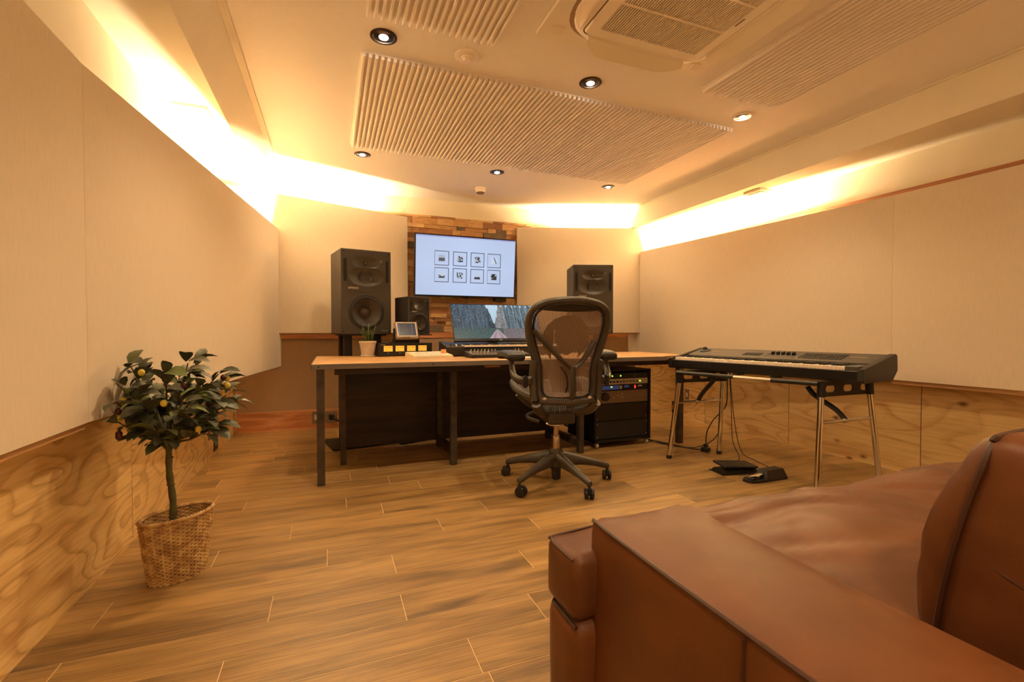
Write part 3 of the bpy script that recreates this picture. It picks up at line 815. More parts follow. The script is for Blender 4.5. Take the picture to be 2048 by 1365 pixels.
obj('top_plate', bx(-0.115, 0.115, -0.01, 0.25, ZS - 0.010, ZS - 0.001, 0.001), M['blackm'], t)

# ================================================================== TELEVISION
def tv_print(u, v):
    # pale blue desktop with two rows of four framed pictures
    bg = V((0.50, 0.62, 0.92)) * (1.0 - 0.18 * abs(u - 0.5) - 0.1 * abs(v - 0.5)) + V((0.05, 0.05, 0.02))
    if v > 0.978: return (0.30, 0.30, 0.62) if (u * 60) % 1 > 0.3 and (u < 0.35 or u > 0.85) else (0.40, 0.42, 0.72)
    for r, cz in enumerate((0.626, 0.345)):
        for c, cx in enumerate((0.247, 0.428, 0.605, 0.777)):
            du, dv = (u - cx), (v - cz) * 9 / 16 * 1.0
            hw = 0.070
            m = max(abs(du), abs(dv))
            if m < hw:
                if m > hw - 0.006: return (0.06, 0.07, 0.11)
                if m < 0.030:
                    p = noise.noise(V((du * 60 + r * 7, dv * 60 + c * 5, c * 3.1 + r)))
                    if r == 0 and c == 3: val = 0.75 if abs(du - 0.012 + dv * 0.4) > 0.006 else 0.15
                    elif r == 1 and c == 3: val = 0.03 if p < 0.25 else 0.5
                    elif c == 0 and r == 0: val = 0.5 if dv > 0.004 else 0.10 + 0.2 * max(0, p)
                    elif r == 1 and c in (0, 2): val = 0.68 if dv > -0.010 + 0.02 * p else 0.06
                    else: val = 0.6 if p > 0.0 else 0.07
                    return (val * 0.8, val * 0.92, val * 1.15)
                return tuple(bg * 0.97)
    return tuple(bg)
def build_tv():
    t = thing('television', 'wall-mounted flat television showing eight small framed pictures', 'television', (1.335, 4.72, 1.615))
    RT = Matrix.Rotation(RD(5.5), 4, 'X')
    W_, H_ = 1.095, 0.632
    obj('casing', bx(-W_ / 2, W_ / 2, 0, 0.045, -H_ / 2, H_ / 2, 0.004, RT), M['bezel'], t)
    me = screen_grid(W_ - 0.026, H_ - 0.030, 300, 170, tv_print); me.materials.append(M['tvprint'])
    obj('screen', me, None, t, RT @ V((0, -0.0015, 0.002)), (RD(5.5), 0, 0))
    obj('foot_bar', bx(-0.03, 0.03, 0.004, 0.02, -H_ / 2 - 0.012, -H_ / 2, 0.002, RT), M['bezel'], t)
    obj('wall_bracket', bx(-0.2, 0.2, 0.03, 0.14, -0.15, 0.15), M['blackm'], t)
    obj('cable_box', bx(0.33, 0.46, 0.06, 0.13, -H_ / 2 - 0.035, -H_ / 2 + 0.02, 0.004), M['blackp'], t)
build_tv()

# ================================================================== COMPUTER SCREEN
random.seed(3)
TR = [(random.random(), 0.5 + random.random() * 0.8, 0.15 + random.random() * 0.2) for _ in range(60)]
def mon_print(u, v):
    sky = V((0.45, 0.62, 0.74))
    # tree line: high at both sides, gap right of centre
    sp = lambda k, ph: 1 - abs(2 * ((u * k + ph) % 1) - 1)
    rough_ = 0.16 * max(sp(17, 0.2) ** 1.6, 0.8 * sp(29, 0.55) ** 1.6) + 0.06 * noise.noise(V((u * 90, 3, 0)))
    if u < 0.475: top = 0.42 + max(0.0, (0.452 - u)) * 9 + rough_
    else: top = 0.40 + max(0.0, (u - 0.485)) * 10 + rough_
    top = min(top, 1.2 if u < 0.475 else 0.92 + rough_)
    c = sky * (0.75 + 0.3 * v)
    if v < top:
        n1 = noise.noise(V((u * 60, v * 3.5, 1.7))); n2 = noise.noise(V((u * 120, v * 42, 4.2)))
        base = V((0.028, 0.066, 0.10)) if u < 0.47 else V((0.075, 0.135, 0.17))
        k = 1.0 + 1.1 * n1 + 0.7 * n2
        c = base * max(0.15, k)
        if u > 0.48 and u < 0.60: c = c * 0.6 + V((0.22, 0.16, 0.14)) * max(0.2, 0.6 + n2)
        if n2 > 0.38 and v > 0.5: c = c * 0.5 + sky * 0.4
        # trunks
        for q in (0.04, 0.085, 0.10, 0.17, 0.205, 0.28, 0.30, 0.335, 0.375, 0.61 - (v - 0.3) * 0.06, 0.535 - (v - 0.3) * 0.06, 0.66, 0.71, 0.74, 0.80, 0.86, 0.93):
            if abs(u - q) < 0.0035 and v > 0.3: c = c * 0.45 + (V((0.24, 0.26, 0.28)) if q > 0.5 else V((0.10, 0.11, 0.13))) * 0.8
    if v < 0.30 + 0.05 * noise.noise(V((u * 14, 2, 5))):
        n3 = noise.noise(V((u * 60, v * 46, 9)))
        c = V((0.035, 0.082, 0.085)) * (1.1 + 1.1 * n3)
        if u > 0.56: c = c * 0.5 + V((0.15, 0.10, 0.12)) * (0.8 + 0.6 * n3)
    # sandy track narrowing to the gap
    if v < 0.26:
        wdt = 0.012 + (0.26 - v) * 0.36
        if abs(u - 0.49) < wdt:
            s = (u - 0.49) / wdt
            c = V((0.40, 0.32, 0.36)) * (0.95 + 0.2 * noise.noise(V((u * 40, v * 40, 2)))) if abs(abs(s) - 0.45) > 0.16 else V((0.28, 0.20, 0.24))
    return tuple(max(0.004, x) for x in c)
def build_monitor():
    t = thing('computer_monitor', 'ultrawide desktop screen showing a forest road, tilted back', 'monitor', (1.345, 3.745, DZ))
    a = RD(-27); W_, H_ = 0.80, 0.358
    Mx = Matrix.Translation((0, -0.02, 0.118)) @ Matrix.Rotation(a, 4, 'X')
    obj('casing', bx(-W_ / 2, W_ / 2, 0, 0.022, 0, H_, 0.003, Mx), M['bezel'], t)
    me = screen_grid(W_ - 0.016, H_ - 0.032, 360, 150, mon_print); me.materials.append(M['monprint'])
    obj('screen', me, None, t, Mx @ V((0, -0.0012, 0.024 + (H_ - 0.032) / 2)), (a, 0, 0))
    tm = text_mesh('acer', 0.017, 0.0003); tm.materials.append(M['label'])
    obj('maker_name', tm, None, t, Mx @ V((0.01, -0.0006, 0.012)), (pi / 2 + a, 0, 0))
    obj('stand_arm', bx(-0.05, 0.05, 0.145, 0.168, 0.008, 0.27, 0.003), M['blackp'], t)
    obj('stand_foot', bx(-0.13, 0.13, 0.115, 0.225, 0.0, 0.012, 0.003), M['blackp'], t)
build_monitor()

# ================================================================== SYNTH ON THE DESK
def build_synth():
    t = thing('desk_keyboard', 'black synthesizer keyboard on the desk under the forest screen', 'keyboard', (0.845, 3.585, DZ))
    Lx = 1.0
    sec = [(0.0, 0.008), (0.0, 0.062), (0.012, 0.070), (0.13, 0.074), (0.15, 0.088), (0.24, 0.108), (0.265, 0.100), (0.265, 0.008)]
    obj('left_cheek', px(B(), [(-0.004, 0.004), (-0.006, 0.072), (0.02, 0.082), (0.14, 0.098), (0.25, 0.118), (0.27, 0.105), (0.27, 0.004)], 0.0, 0.022), M['blackp'], t)
    obj('right_cheek', px(B(), [(-0.004, 0.004), (-0.006, 0.072), (0.02, 0.082), (0.14, 0.098), (0.25, 0.118), (0.27, 0.105), (0.27, 0.004)], Lx - 0.022, Lx), M['blackp'], t)
    obj('body', px(B(), sec, 0.022, Lx - 0.022), M['blackp'], t)
    obj('wheel_block', bx(0.024, 0.145, -0.002, 0.12, 0.062, 0.080, 0.002), M['graph'], t)
    for x in (0.06, 0.10): obj('mod_wheel', cyl(B(), (x - 0.006, 0.09, 0.074), (x + 0.006, 0.09, 0.074), 0.022, seg=20), M['silver'] if x > 0.08 else M['blackm'], t)
    nk = 36; kw = (Lx - 0.022 - 0.155) / nk
    b = B(); bb_ = B()
    for i in range(nk):
        x = 0.152 + i * kw
        box(b, x + 0.0006, x + kw - 0.0006, -0.004, 0.128, 0.074, 0.088)
        if i % 7 not in (2, 6) and i < nk - 1: box(bb_, x + kw - 0.005, x + kw + 0.005, 0.045, 0.13, 0.086, 0.098)
    obj('white_keys', b, M['ivory'], t, kind='stuff'); obj('black_keys', bb_, M['blackp'], t, kind='stuff')
    for i in range(8): obj('button', bx(0.60 + i * 0.03, 0.618 + i * 0.03, 0.18, 0.192, 0.090, 0.103), M['label'], t)
build_synth()
# control surface in front of it
def build_surface():
    t = thing('control_surface', 'flat black fader controller with silver caps lying before the synthesizer', 'controller', (0.965, 3.315, DZ), RD(-1))
    obj('body', px(B(), [(0, 0.004), (0, 0.022), (0.20, 0.046), (0.215, 0.04), (0.215, 0.004)], 0, 0.48), M['blackp'], t)
    for i in range(16):
        x = 0.02 + i * 0.0285
        if not 5.5 < i < 9:
            z_ = 0.022 + 0.12 * 0.10
            obj('fader_cap', bx(x, x + 0.012, 0.10, 0.116, z_, z_ + 0.012, 0.002), M['silver'], t)
        if i in (1, 2, 3, 4, 5, 6, 7, 8, 14, 15): obj('knob', cyl(B(), (x + 0.006, 0.192, 0.042), (x + 0.006, 0.192, 0.060), 0.0045, 0.0035, 10), M['silver'], t)
    b = B()
    for r in range(3):
        for i in range(15): box(b, 0.02 + i * 0.03, 0.038 + i * 0.03, 0.02 + r * 0.024, 0.034 + r * 0.024, 0.02 + r * 0.0029, 0.0295 + r * 0.0029)
    obj('buttons', b, M['labeld'], t, kind='stuff')
build_surface()
t = thing('computer_keyboard', 'slim white computer keyboard at the desk edge behind the chair arm', 'keyboard', (1.31, 3.075, DZ))
obj('tray', bx(0, 0.29, 0, 0.115, 0, 0.009, 0.003), M['silver'], t)
b = B()
for r in range(5):
    for i in range(14): box(b, 0.008 + i * 0.0197, 0.025 + i * 0.0197, 0.008 + r * 0.021, 0.025 + r * 0.021, 0.008, 0.0125)
obj('keys', b, M['white'], t, kind='stuff')

# ================================================================== METER BOX, LCD, REMOTE, POT
AV = RD(10)
def build_meter():
    t = thing('meter_box', 'black rack box with four glowing yellow meters on the desk', 'meter', (0.565, 3.80, DZ), AV)
    obj('case', bx(-0.215, 0.215, 0.006, 0.15, 0.004, 0.104, 0.003), M['blackm'], t)
    obj('faceplate', bx(-0.222, 0.222, 0.0, 0.007, 0.004, 0.106, 0.0015), M['blackp'], t)
    for i in range(4):
        x = -0.145 + i * 0.0945
        m = obj('meter', bx(x - 0.035, x + 0.035, -0.002, 0.001, 0.040, 0.084), M['meter'], t)
        obj('red_zone', bx(x + 0.006, x + 0.026, -0.0026, -0.0018, 0.070, 0.0735), M['redmark'], m)
        b = B(); tube(b, [(x - 0.006, -0.0026, 0.044), (x - 0.022, -0.0026, 0.070)], 0.0008, 5); obj('needle', b, M['needle'], m)
        obj('scale', bx(x - 0.026, x + 0.004, -0.0026, -0.0018, 0.071, 0.0725), M['needle'], m)
        obj('caption', bx(x - 0.006, x + 0.006, -0.0008, 0.0005, 0.024, 0.029), M['labeld'], t)
    obj('maker_strip', bx(-0.205, -0.165, -0.0008, 0.0005, 0.090, 0.095), M['labeld'], t)
build_meter()
def build_lcd():
    t = thing('lcd_display', 'small grey touch display on a bracket on top of the meter box', 'display', (0.578, 3.783, DZ + 0.1065), AV)
    obj('base', bx(-0.115, 0.105, 0.02, 0.13, 0, 0.007, 0.002), M['blackm'], t)
    for x in (-0.105, 0.098): obj('bracket', bx(x - 0.004, x + 0.004, 0.012, 0.04, 0.005, 0.115, 0.001), M['blackm'], t)
    obj('neck', bx(-0.105, 0.1, 0.05, 0.07, 0.005, 0.03), M['blackm'], t)
    a = RD(-22); Mx = Matrix.Translation((-0.003, -0.012, 0.035)) @ Matrix.Rotation(a, 4, 'X')
    b = obj('casing', bx(-0.095, 0.095, 0, 0.035, 0, 0.148, 0.006, Mx), M['bronze'], t)
    obj('frame', bx(-0.083, 0.083, -0.0015, 0.002, 0.018, 0.140, 0, Mx), M['silver'], t)
    obj('screen', bx(-0.073, 0.073, -0.0025, 0.0, 0.026, 0.133, 0, Mx), M['lcd'], t)
    for x in (-0.064, 0.042): obj('bar_line', bx(x, x + 0.0015, -0.003, -0.002, 0.03, 0.128, 0, Mx), M['lcdline'], t)
    for x in (-0.045, -0.022, 0.0): obj('button', bx(x, x + 0.012, -0.004, 0, 0.005, 0.012, 0.001, Mx), M['blackp'], t)
    for x in (-0.104, 0.098): obj('knob', cyl(B(), (x - 0.008, 0.016, 0.085), (x + 0.008, 0.016, 0.085), 0.007, seg=12), M['blackp'], t)
build_lcd()
def build_remote():
    t = thing('remote_controller', 'beige sloped desktop controller with key rows and an orange knob', 'controller', (0.69, 3.35, DZ), AV)
    obj('body', py(B(), [(0, 0)], 0, 0) if False else px(B(), [(0.0, 0.0), (0.0, 0.022), (0.19, 0.045), (0.20, 0.04), (0.20, 0.0)], -0.14, 0.16), M['beige'], t)
    b = B()
    for r in range(5):
        for i in range(9):
            z_ = 0.022 + (0.023 / 0.19) * (0.02 + r * 0.032)
            box(b, -0.125 + i * 0.024, -0.107 + i * 0.024, 0.012 + r * 0.032, 0.036 + r * 0.032, z_ - 0.002, z_ + 0.0055)
    obj('keys', b, M['white'], t, kind='stuff')
    obj('knob', cyl(B(), (0.125, 0.10, 0.03), (0.125, 0.10, 0.062), 0.022, 0.019, 24), M['orange'], t, smooth=True)
build_remote()
def build_pot():
    t = thing('potted_succulent', 'small pale ceramic pot with a thin green plant on the desk', 'potted plant', (0.272, 3.82, DZ))
    prof = [(0.0, 0.0), (0.052, 0.0), (0.055, 0.004), (0.055, 0.012), (0.048, 0.013), (0.062, 0.105), (0.066, 0.107), (0.067, 0.122), (0.062, 0.123), (0.058, 0.108), (0.0, 0.106)]
    obj('pot', lathe(B(), prof, 32), M['pot'], t, smooth=30)
    obj('soil', lathe(B(), [(0.058, 0.108), (0.0, 0.112)], 24), M['soil'], t)
    random.seed(11)
    for i in range(14):
        a = random.uniform(0, 2 * pi); r0 = random.uniform(0.005, 0.03); h = random.uniform(0.07, 0.16); lean = random.uniform(0.0, 0.045)
        p = [(r0 * cos(a), r0 * sin(a), 0.11), ((r0 + lean * .6) * cos(a), (r0 + lean * .6) * sin(a), 0.11 + h * .6), ((r0 + lean) * cos(a), (r0 + lean) * sin(a), 0.11 + h)]
        b = B(); tube(b, spline(p, 4), 0.0022, 5); s_ = obj('stem', b, M['succ'], t)
        for k in range(5):
            f = 0.35 + 0.15 * k; c = V(p[0]).lerp(V(p[2]), min(1, f)); aa = random.uniform(0, 2 * pi)
            b = B(); lf = [(0, 0, 0), (0.008, 0.005, 0.008), (0.018, 0, 0.016), (0.008, -0.005, 0.008)]
            Mz = Matrix.Translation(c) @ Matrix.Rotation(aa, 4, 'Z')
            b.faces.new([b.verts.new(Mz @ V(q)) for q in lf]); bmesh.ops.solidify(b, geom=b.faces[:], thickness=0.0015)
            obj('leaf', b, M['succ'], s_)
build_pot()

# ================================================================== RACK
def build_rack():
    RX0, RX1, RY0, RZ0, RZ1 = 1.955, 2.495, 3.20, 0.045, 0.628
    t = thing('rack_cabinet', 'black equipment rack on small casters under the right desk end', 'rack', ((RX0 + RX1) / 2, RY0, 0), RD(0))
    w_ = (RX1 - RX0) / 2; D_ = 0.45
    for s in (-1, 1):
        obj('side_panel', bx(min(s * w_, s * (w_ - 0.018)), max(s * w_, s * (w_ - 0.018)), 0, D_, RZ0, RZ1, 0.001), M['blackm'], t)
        obj('mounting_rail', bx(min(s * (w_ - 0.018), s * (w_ - 0.036)), max(s * (w_ - 0.018), s * (w_ - 0.036)), 0.02, 0.024, RZ0, RZ1), M['blackm'], t)
    obj('top_panel', bx(-w_, w_, 0, D_, RZ1 - 0.012, RZ1), M['blackm'], t)
    obj('bottom_panel', bx(-w_, w_, 0, D_, RZ0, RZ0 + 0.018), M['blackm'], t)
    obj('back_panel', bx(-w_ + 0.02, w_ - 0.02, D_ - 0.01, D_, RZ0, RZ1), M['blackm'], t)
    for a, c in ((0.07, 0.212), (0.216, 0.352)):
        bp = obj('blank_panel', bx(-w_ + 0.022, w_ - 0.022, 0.014, 0.019, a, c, 0.001), M['blackp'], t)
        for s in (-1, 1):
            for z_ in (a + 0.02, c - 0.02): obj('screw', bx(s * (w_ - 0.034) - 0.003, s * (w_ - 0.034) + 0.003, 0.012, 0.014, z_ - 0.003, z_ + 0.003), M['silver'], bp)
    for sx in (-1, 1):
        for y in (0.02, D_ - 0.04):
            c = obj('caster', cyl(B(), (sx * (w_ - 0.03) - 0.009, y, 0.02), (sx * (w_ - 0.03) + 0.009, y, 0.02), 0.02, seg=20), M['silver'], t, smooth=True)
            obj('fork', bx(sx * (w_ - 0.03) - 0.013, sx * (w_ - 0.03) + 0.013, y - 0.006, y + 0.016, 0.024, RZ0, 0.002), M['silver'], c)
    cx = (RX0 + RX1) / 2; hw = w_ - 0.022
    def unit(label, z0, z1, m, nm, depth=0.3):
        u = thing(nm, label, 'rack unit', (cx, RY0, z0), 0, 'units in the equipment rack')
        obj('faceplate', bx(-hw, hw, 0.012, 0.018, 0, z1 - z0, 0.001), m, u)
        obj('chassis', bx(-hw + 0.02, hw - 0.02, 0.018, depth, 0.001, z1 - z0 - 0.001), M['blackm'], u)
        return u, z1 - z0
    u, h = unit('dark rack unit with two green lamps, topmost in the rack', 0.556, 0.600, M['blackp'], 'rack_unit')
    for x in (-0.10, -0.02): obj('lamp', cyl(B(), (x, 0.009, h / 2), (x, 0.012, h / 2), 0.005, seg=10), M['ledg'], u)
    obj('socket', bx(0.10, 0.135, 0.0105, 0.012, 0.01, 0.032), M['graph'], u)
    u, h = unit('silver rack unit with a row of small knobs', 0.508, 0.554, M['silver'], 'rack_unit')
    for i in range(10): obj('knob', cyl(B(), (-0.15 + i * 0.032, 0.0, h / 2), (-0.15 + i * 0.032, 0.012, h / 2), 0.008, seg=12), M['blackp'] if i < 4 else M['bronze'], u)
    obj('lamp', cyl(B(), (0.17, 0.009, h / 2), (0.17, 0.012, h / 2), 0.005, seg=10), M['ledg'], u)
    u, h = unit('rack unit with a blue display and red lamps', 0.462, 0.506, M['blackp'], 'rack_unit')
    obj('display', bx(-0.21, -0.035, 0.010, 0.012, 0.006, h - 0.006), M['disp'], u)
    obj('display', bx(0.015, 0.06, 0.010, 0.012, 0.020, h - 0.008), M['disp'], u)
    obj('selector', bx(-0.03, -0.008, 0.006, 0.012, 0.008, h - 0.008, 0.002), M['silver'], u)
    for x in (0.115, 0.123): obj('lamp', bx(x, x + 0.004, 0.010, 0.012, 0.008, h - 0.008), M['ledr'], u)
    obj('lamp', bx(-0.115, -0.10, 0.0095, 0.0105, 0.024, 0.030), M['ledg'], u)
    obj('name_bar', bx(0.15, 0.19, 0.0105, 0.012, 0.024, 0.034), M['label'], u)
    u, h = unit('wide bronze rack unit with small printed marks, above the blank panels', 0.358, 0.458, M['bronze'], 'rack_unit')
    obj('dial', cyl(B(), (-0.17, -0.012, h * .55), (-0.17, 0.012, h * .55), 0.032, 0.034, 28), M['blackp'], u, smooth=40)
    for i, (x, z_) in enumerate(((-0.09, .04), (-0.05, .055), (-0.02, .05), (-0.01, .07), (0.0, .04))): obj('button', bx(x, x + 0.012, 0.0105, 0.012, z_, z_ + 0.004), M['label'], u)
    for x in (0.03, 0.14): obj('mark_row', bx(x, x + 0.07, 0.011, 0.0122, 0.055, 0.058), M['labeld'], u)
    # small boxes on the rack top
    b_ = thing('power_adapter', 'small black box lying on top of the equipment rack', 'adapter', (2.10, 3.30, RZ1), RD(5))
    obj('body', bx(-0.07, 0.07, -0.05, 0.05, 0, 0.05, 0.004), M['blackp'], b_)
    obj('cord', tube(B(), spline([(0.07, 0, 0.02), (0.12, 0.02, 0.012), (0.16, 0.08, 0.006)], 6), 0.003, 6), M['rubber'], b_)
build_rack()

# ================================================================== OFFICE CHAIR
def build_chair():
    t = thing('office_chair', 'graphite mesh office chair with armrests turned to the desk', 'chair', (1.30, 2.58, 0), RD(-10))
    g = M['graph']
    # five-star base
    hub = obj('hub', lathe(B(), [(0.0, 0.215), (0.036, 0.215), (0.042, 0.20), (0.050, 0.15), (0.046, 0.11), (0.03, 0.10), (0.0, 0.10)], 24), g, t, smooth=True)
    obj('gas_spring', lathe(B(), [(0.0, 0.39), (0.0165, 0.39), (0.0165, 0.30), (0.022, 0.298), (0.022, 0.292), (0.0205, 0.29), (0.0235, 0.285), (0.0235, 0.21)], 20), M['brushed'], t, smooth=True)
    obj('spring_foot', lathe(B(), [(0.034, 0.115), (0.034, 0.085), (0.029, 0.08), (0.028, 0.028), (0.022, 0.022), (0.0, 0.022)], 20), M['blackp'], t, smooth=True)
    # star directions from the caster positions in the photograph
    for q, ad in enumerate((133, 205, 277, 349, 61)):
        a = RD(ad + 10)
        R = 0.335
        c, s = cos(a), sin(a)
        b = B(); ringsl = []
        for f, zt, hh, ww in ((0.06, 0.205, 0.085, 0.052), (0.25, 0.188, 0.082, 0.047), (0.5, 0.162, 0.060, 0.040), (0.75, 0.136, 0.045, 0.034), (0.95, 0.114, 0.040, 0.029), (1.03, 0.104, 0.030, 0.022)):
            r = R * f; n = []
            for k in range(10):
                th = 2 * pi * k / 10
                n.append(b.verts.new((r * c - s * ww * 0.6 * cos(th), r * s + c * ww * 0.6 * cos(th), zt - hh / 2 + hh / 2 * sin(th))))
            ringsl.append(n)
        ring_faces(b, ringsl)
        lg = obj('base_arm', b, g, t, smooth=50)
        sw = RD((20, 100, 150, 75, 40)[q])
        Mx = Matrix.Translation((R * c, R * s, 0)) @ Matrix.Rotation(a + sw, 4, 'Z')
        cs = obj('caster', cyl(B(), Mx @ V((0, 0, 0.05)), Mx @ V((0, 0, 0.09)), 0.008, seg=10), M['blackp'], t)
        off = 0.012
        for sd in (-1, 1):
            b = B(); prof = [(0.0, 0.0), (0.022, 0.0), (0.029, 0.004), (0.030, 0.010), (0.029, 0.018), (0.022, 0.021), (0, 0.021)]
            lathe(b, prof, 24, Mx @ Matrix.Translation((off, sd * 0.006, 0.030)) @ Matrix.Rotation(-sd * pi / 2, 4, 'X'))
            obj('wheel', b, M['blackp'], cs, smooth=40)
        obj('hood', bx(-0.014, 0.03, -0.0055, 0.0055, 0.022, 0.064, 0.003, Mx), M['blackp'], cs)
    # tilt mechanism
    obj('tilt_housing', bx(-0.085, 0.085, -0.13, 0.13, 0.385, 0.47, 0.022, seg=3), g, t, smooth=50)
    b = B()
    for i in range(14): tube(b, [(-0.09 + i * 0.012, -0.155, 0.50), (-0.075 + i * 0.010, -0.137, 0.455)], 0.0035, 5)
    obj('bellows', b, M['blackp'], t)
    obj('tension_rod', cyl(B(), (0.06, -0.02, 0.475), (0.20, -0.02, 0.475), 0.011), g, t)
    obj('tension_knob', lathe(B(), [(0, 0), (0.022, 0.0), (0.026, 0.01), (0.026, 0.05), (0.018, 0.06), (0, 0.062)], 18, Matrix.Translation((0.17, -0.02, 0.475)) @ Matrix.Rotation(pi / 2, 4, 'Y')), g, t, smooth=40)
    obj('lever', tube(B(), spline([(-0.10, 0.0, 0.45), (-0.18, -0.03, 0.44), (-0.19, -0.05, 0.42), (-0.13, -0.08, 0.40)], 5), 0.010, 8), g, t, smooth=True)
    obj('height_paddle', tube(B(), spline([(-0.09, -0.09, 0.39), (-0.03, -0.11, 0.378), (0.01, -0.10, 0.385)], 5), 0.007, 8), M['brushed'], t, smooth=True)
    for s in (-1, 1):
        obj('tilt_arm', tube(B(), spline([(s * 0.08, -0.08, 0.45), (s * 0.15, -0.16, 0.48), (s * 0.18, -0.21, 0.53)], 5), [0.03] * 11, 10), g, t, smooth=True)
        obj('seat_link', tube(B(), spline([(s * 0.07, 0.06, 0.45), (s * 0.16, 0.06, 0.49), (s * 0.235, 0.04, 0.555)], 5), 0.02, 8), g, t, smooth=True)
    # seat: frame tube and woven strips
    def seat_pt(u, v):    # u -1..1 across, v 0 rear .. 1 front
        y = -0.19 + 0.45 * v
        zc = 0.545 + 0.085 * v - 0.05 * max(0, v - 0.75) ** 2 * 8
        zc += 0.018 * u * u - 0.012
        return V((0.255 * u * (0.88 + 0.12 * min(1, v * 2)), y, zc))
    ol = []
    for i in range(40):
        a = 2 * pi * i / 40; c, s = cos(a), sin(a); e = 3.4
        r = 1 / (abs(c) ** e + abs(s) ** e) ** (1 / e)
        ol.append(seat_pt(r * c, 0.5 + 0.5 * r * s))
    obj('seat_frame', tube(B(), ol, 0.019, 8, True, (1.0, 1.25), up=(0, 0, 1)), g, t, smooth=True)
    b = B()
    for i in range(56):
        u0 = -0.94 + 1.88 * i / 56; u1 = u0 + 0.021
        lim = (1 - abs(u0) ** 3.4) ** (1 / 3.4)
        prevv = None
        for k in range(9):
            v = 0.5 + 0.5 * lim * (-1 + 2 * k / 8) * 0.97
            cur = (b.verts.new(seat_pt(u0, v) + V((0, 0, -0.004))), b.verts.new(seat_pt(u1, v) + V((0, 0, -0.004))))
            if prevv: b.faces.new((prevv[0], prevv[1], cur[1], cur[0]))
            prevv = cur
    obj('seat_mesh', b, M['seatmesh'], t, kind='stuff')
    # backrest
    SC = 0.00280
    hw = [(0, 601), (32, 603), (58, 609), (74, 621), (79.5, 641), (77, 666), (69, 697), (60.5, 724), (57, 750), (56, 783), (51, 799), (36, 806), (0, 807)]
    def uv(dx, y): return (dx * SC / 0.957, 0.94 - (y - 663.5) * SC)
    def bk(u, v, off=0.0):     # back surface
        f = (v - 0.53) / 0.59
        y = -0.215 - 0.015 * sin(pi * min(1, f * 1.1)) * 0 - 0.10 * max(0, f) ** 1.5 + 0.03 * sin(f * pi) + 0.55 * u * u
        return V((u, y - off, v))
    half = [uv(*q) for q in hw]
    outl = spline([V((u, v, 0)) for u, v in half] + [V((-u, v, 0)) for u, v in half[-2:0:-1]], 5, True)
    rad = []
    for q in outl:
        f = (q.y - 0.53) / 0.58
        rad.append(0.0195 + 0.0065 * max(0.0, sin(pi * min(1.0, max(0.0, (f - 0.05) / 0.85)))) if f > 0.1 else 0.023)
    obj('back_frame', tube(B(), [bk(q.x, q.y) for q in outl], rad, 10, True, (1.0, 1.0), up=(0, 1, 0)), g, t, smooth=True)
    # inner lip
    obj('back_lip', tube(B(), [bk(q.x * 0.885, 0.53 + (q.y - 0.53) * 0.93 + 0.02, 0.008) for q in outl], 0.0065, 6, True, up=(0, 1, 0)), M['blackp'], t, smooth=True)
    # head plate under the top rail
    b = B(); up = []; lo = []
    for i in range(25):
        s = -1 + 2 * i / 24
        u = s * 62 * SC / 0.957
        up.append(b.verts.new(bk(u, 0.94 - (604 + 15 * s * s * abs(s) - 663.5) * SC, 0.006)))
        lo.append(b.verts.new(bk(u, 0.94 - (624.5 - 4 * s * s - 663.5) * SC, 0.006)))
    ring_faces(b, [up, lo], False, False); bmesh.ops.solidify(b, geom=b.faces[:], thickness=0.004)
    obj('head_plate', b, g, t, smooth=True)
    # woven mesh strips clipped to the outline
    po = [(q.x, q.y) for q in outl]
    def span(u):
        hit = []
        for i in range(len(po)):
            a, c = po[i], po[(i + 1) % len(po)]
            if (a[0] - u) * (c[0] - u) < 0: hit.append(a[1] + (c[1] - a[1]) * (u - a[0]) / (c[0] - a[0]))
        return (min(hit), max(hit)) if len(hit) >= 2 else None
    b = B(); u = -0.232
    while u < 0.232:
        sp = span(u + 0.0023) 
        if sp and sp[1] - sp[0] > 0.04:
            # the shoulders overhang the waist: split where the outline re-enters
            prevv = None
            for k in range(15):
                v = sp[0] + (sp[1] - sp[0]) * k / 14
                cur = (b.verts.new(bk(u, v)), b.verts.new(bk(u + 0.0045, v)))
                if prevv: b.faces.new((prevv[0], prevv[1], cur[1], cur[0]))
                prevv = cur
        u += 0.0071
    obj('back_mesh', b, M['pellicle'], t, kind='stuff')
    # dark lumbar pad behind the mesh (seen through it), outline read as zoomed coordinates
    def zp(x, y): return ((980 + x / 6.204 - 1141) * SC / 0.957, 0.94 - (580 + y / 6.204 - 663.5) * SC)
    pad = [(700, 700), (690, 560), (730, 450), (820, 360), (930, 318), (1050, 315), (1160, 370), (1240, 460), (1278, 570), (1280, 690), (1150, 850), (1172, 455), (1130, 650), (1070, 785), (1000, 822), (930, 790), (860, 660), (826, 455), (802, 870)]
    b = B()
    f0 = [b.verts.new(bk(*zp(*q), -0.012)) for q in pad]; f1 = [b.verts.new(bk(*zp(*q), -0.022)) for q in pad]
    fa = b.faces.new(f0); fb = b.faces.new(f1[::-1])
    for i in range(len(pad)): b.faces.new((f0[i], f0[(i + 1) % len(pad)], f1[(i + 1) % len(pad)], f1[i]))
    bmesh.ops.triangulate(b, faces=[fa, fb])
    obj('lumbar_pad', b, M['pad'], t)
    pf = [(720, 870), (800, 880), (960, 858), (1140, 880), (1170, 890), (1090, 1000), (1080, 1130), (1200, 1190), (1225, 1290), (1000, 1300), (830, 1290), (850, 1190), (950, 1130), (920, 1050)]
    b = B()
    f0 = [b.verts.new(bk(*zp(*q), -0.010)) for q in pf]; f1 = [b.verts.new(bk(*zp(*q), -0.020)) for q in pf]
    fa = b.faces.new(f0); fb = b.faces.new(f1[::-1])
    for i in range(len(pf)): b.faces.new((f0[i], f0[(i + 1) % len(pf)], f1[(i + 1) % len(pf)], f1[i]))
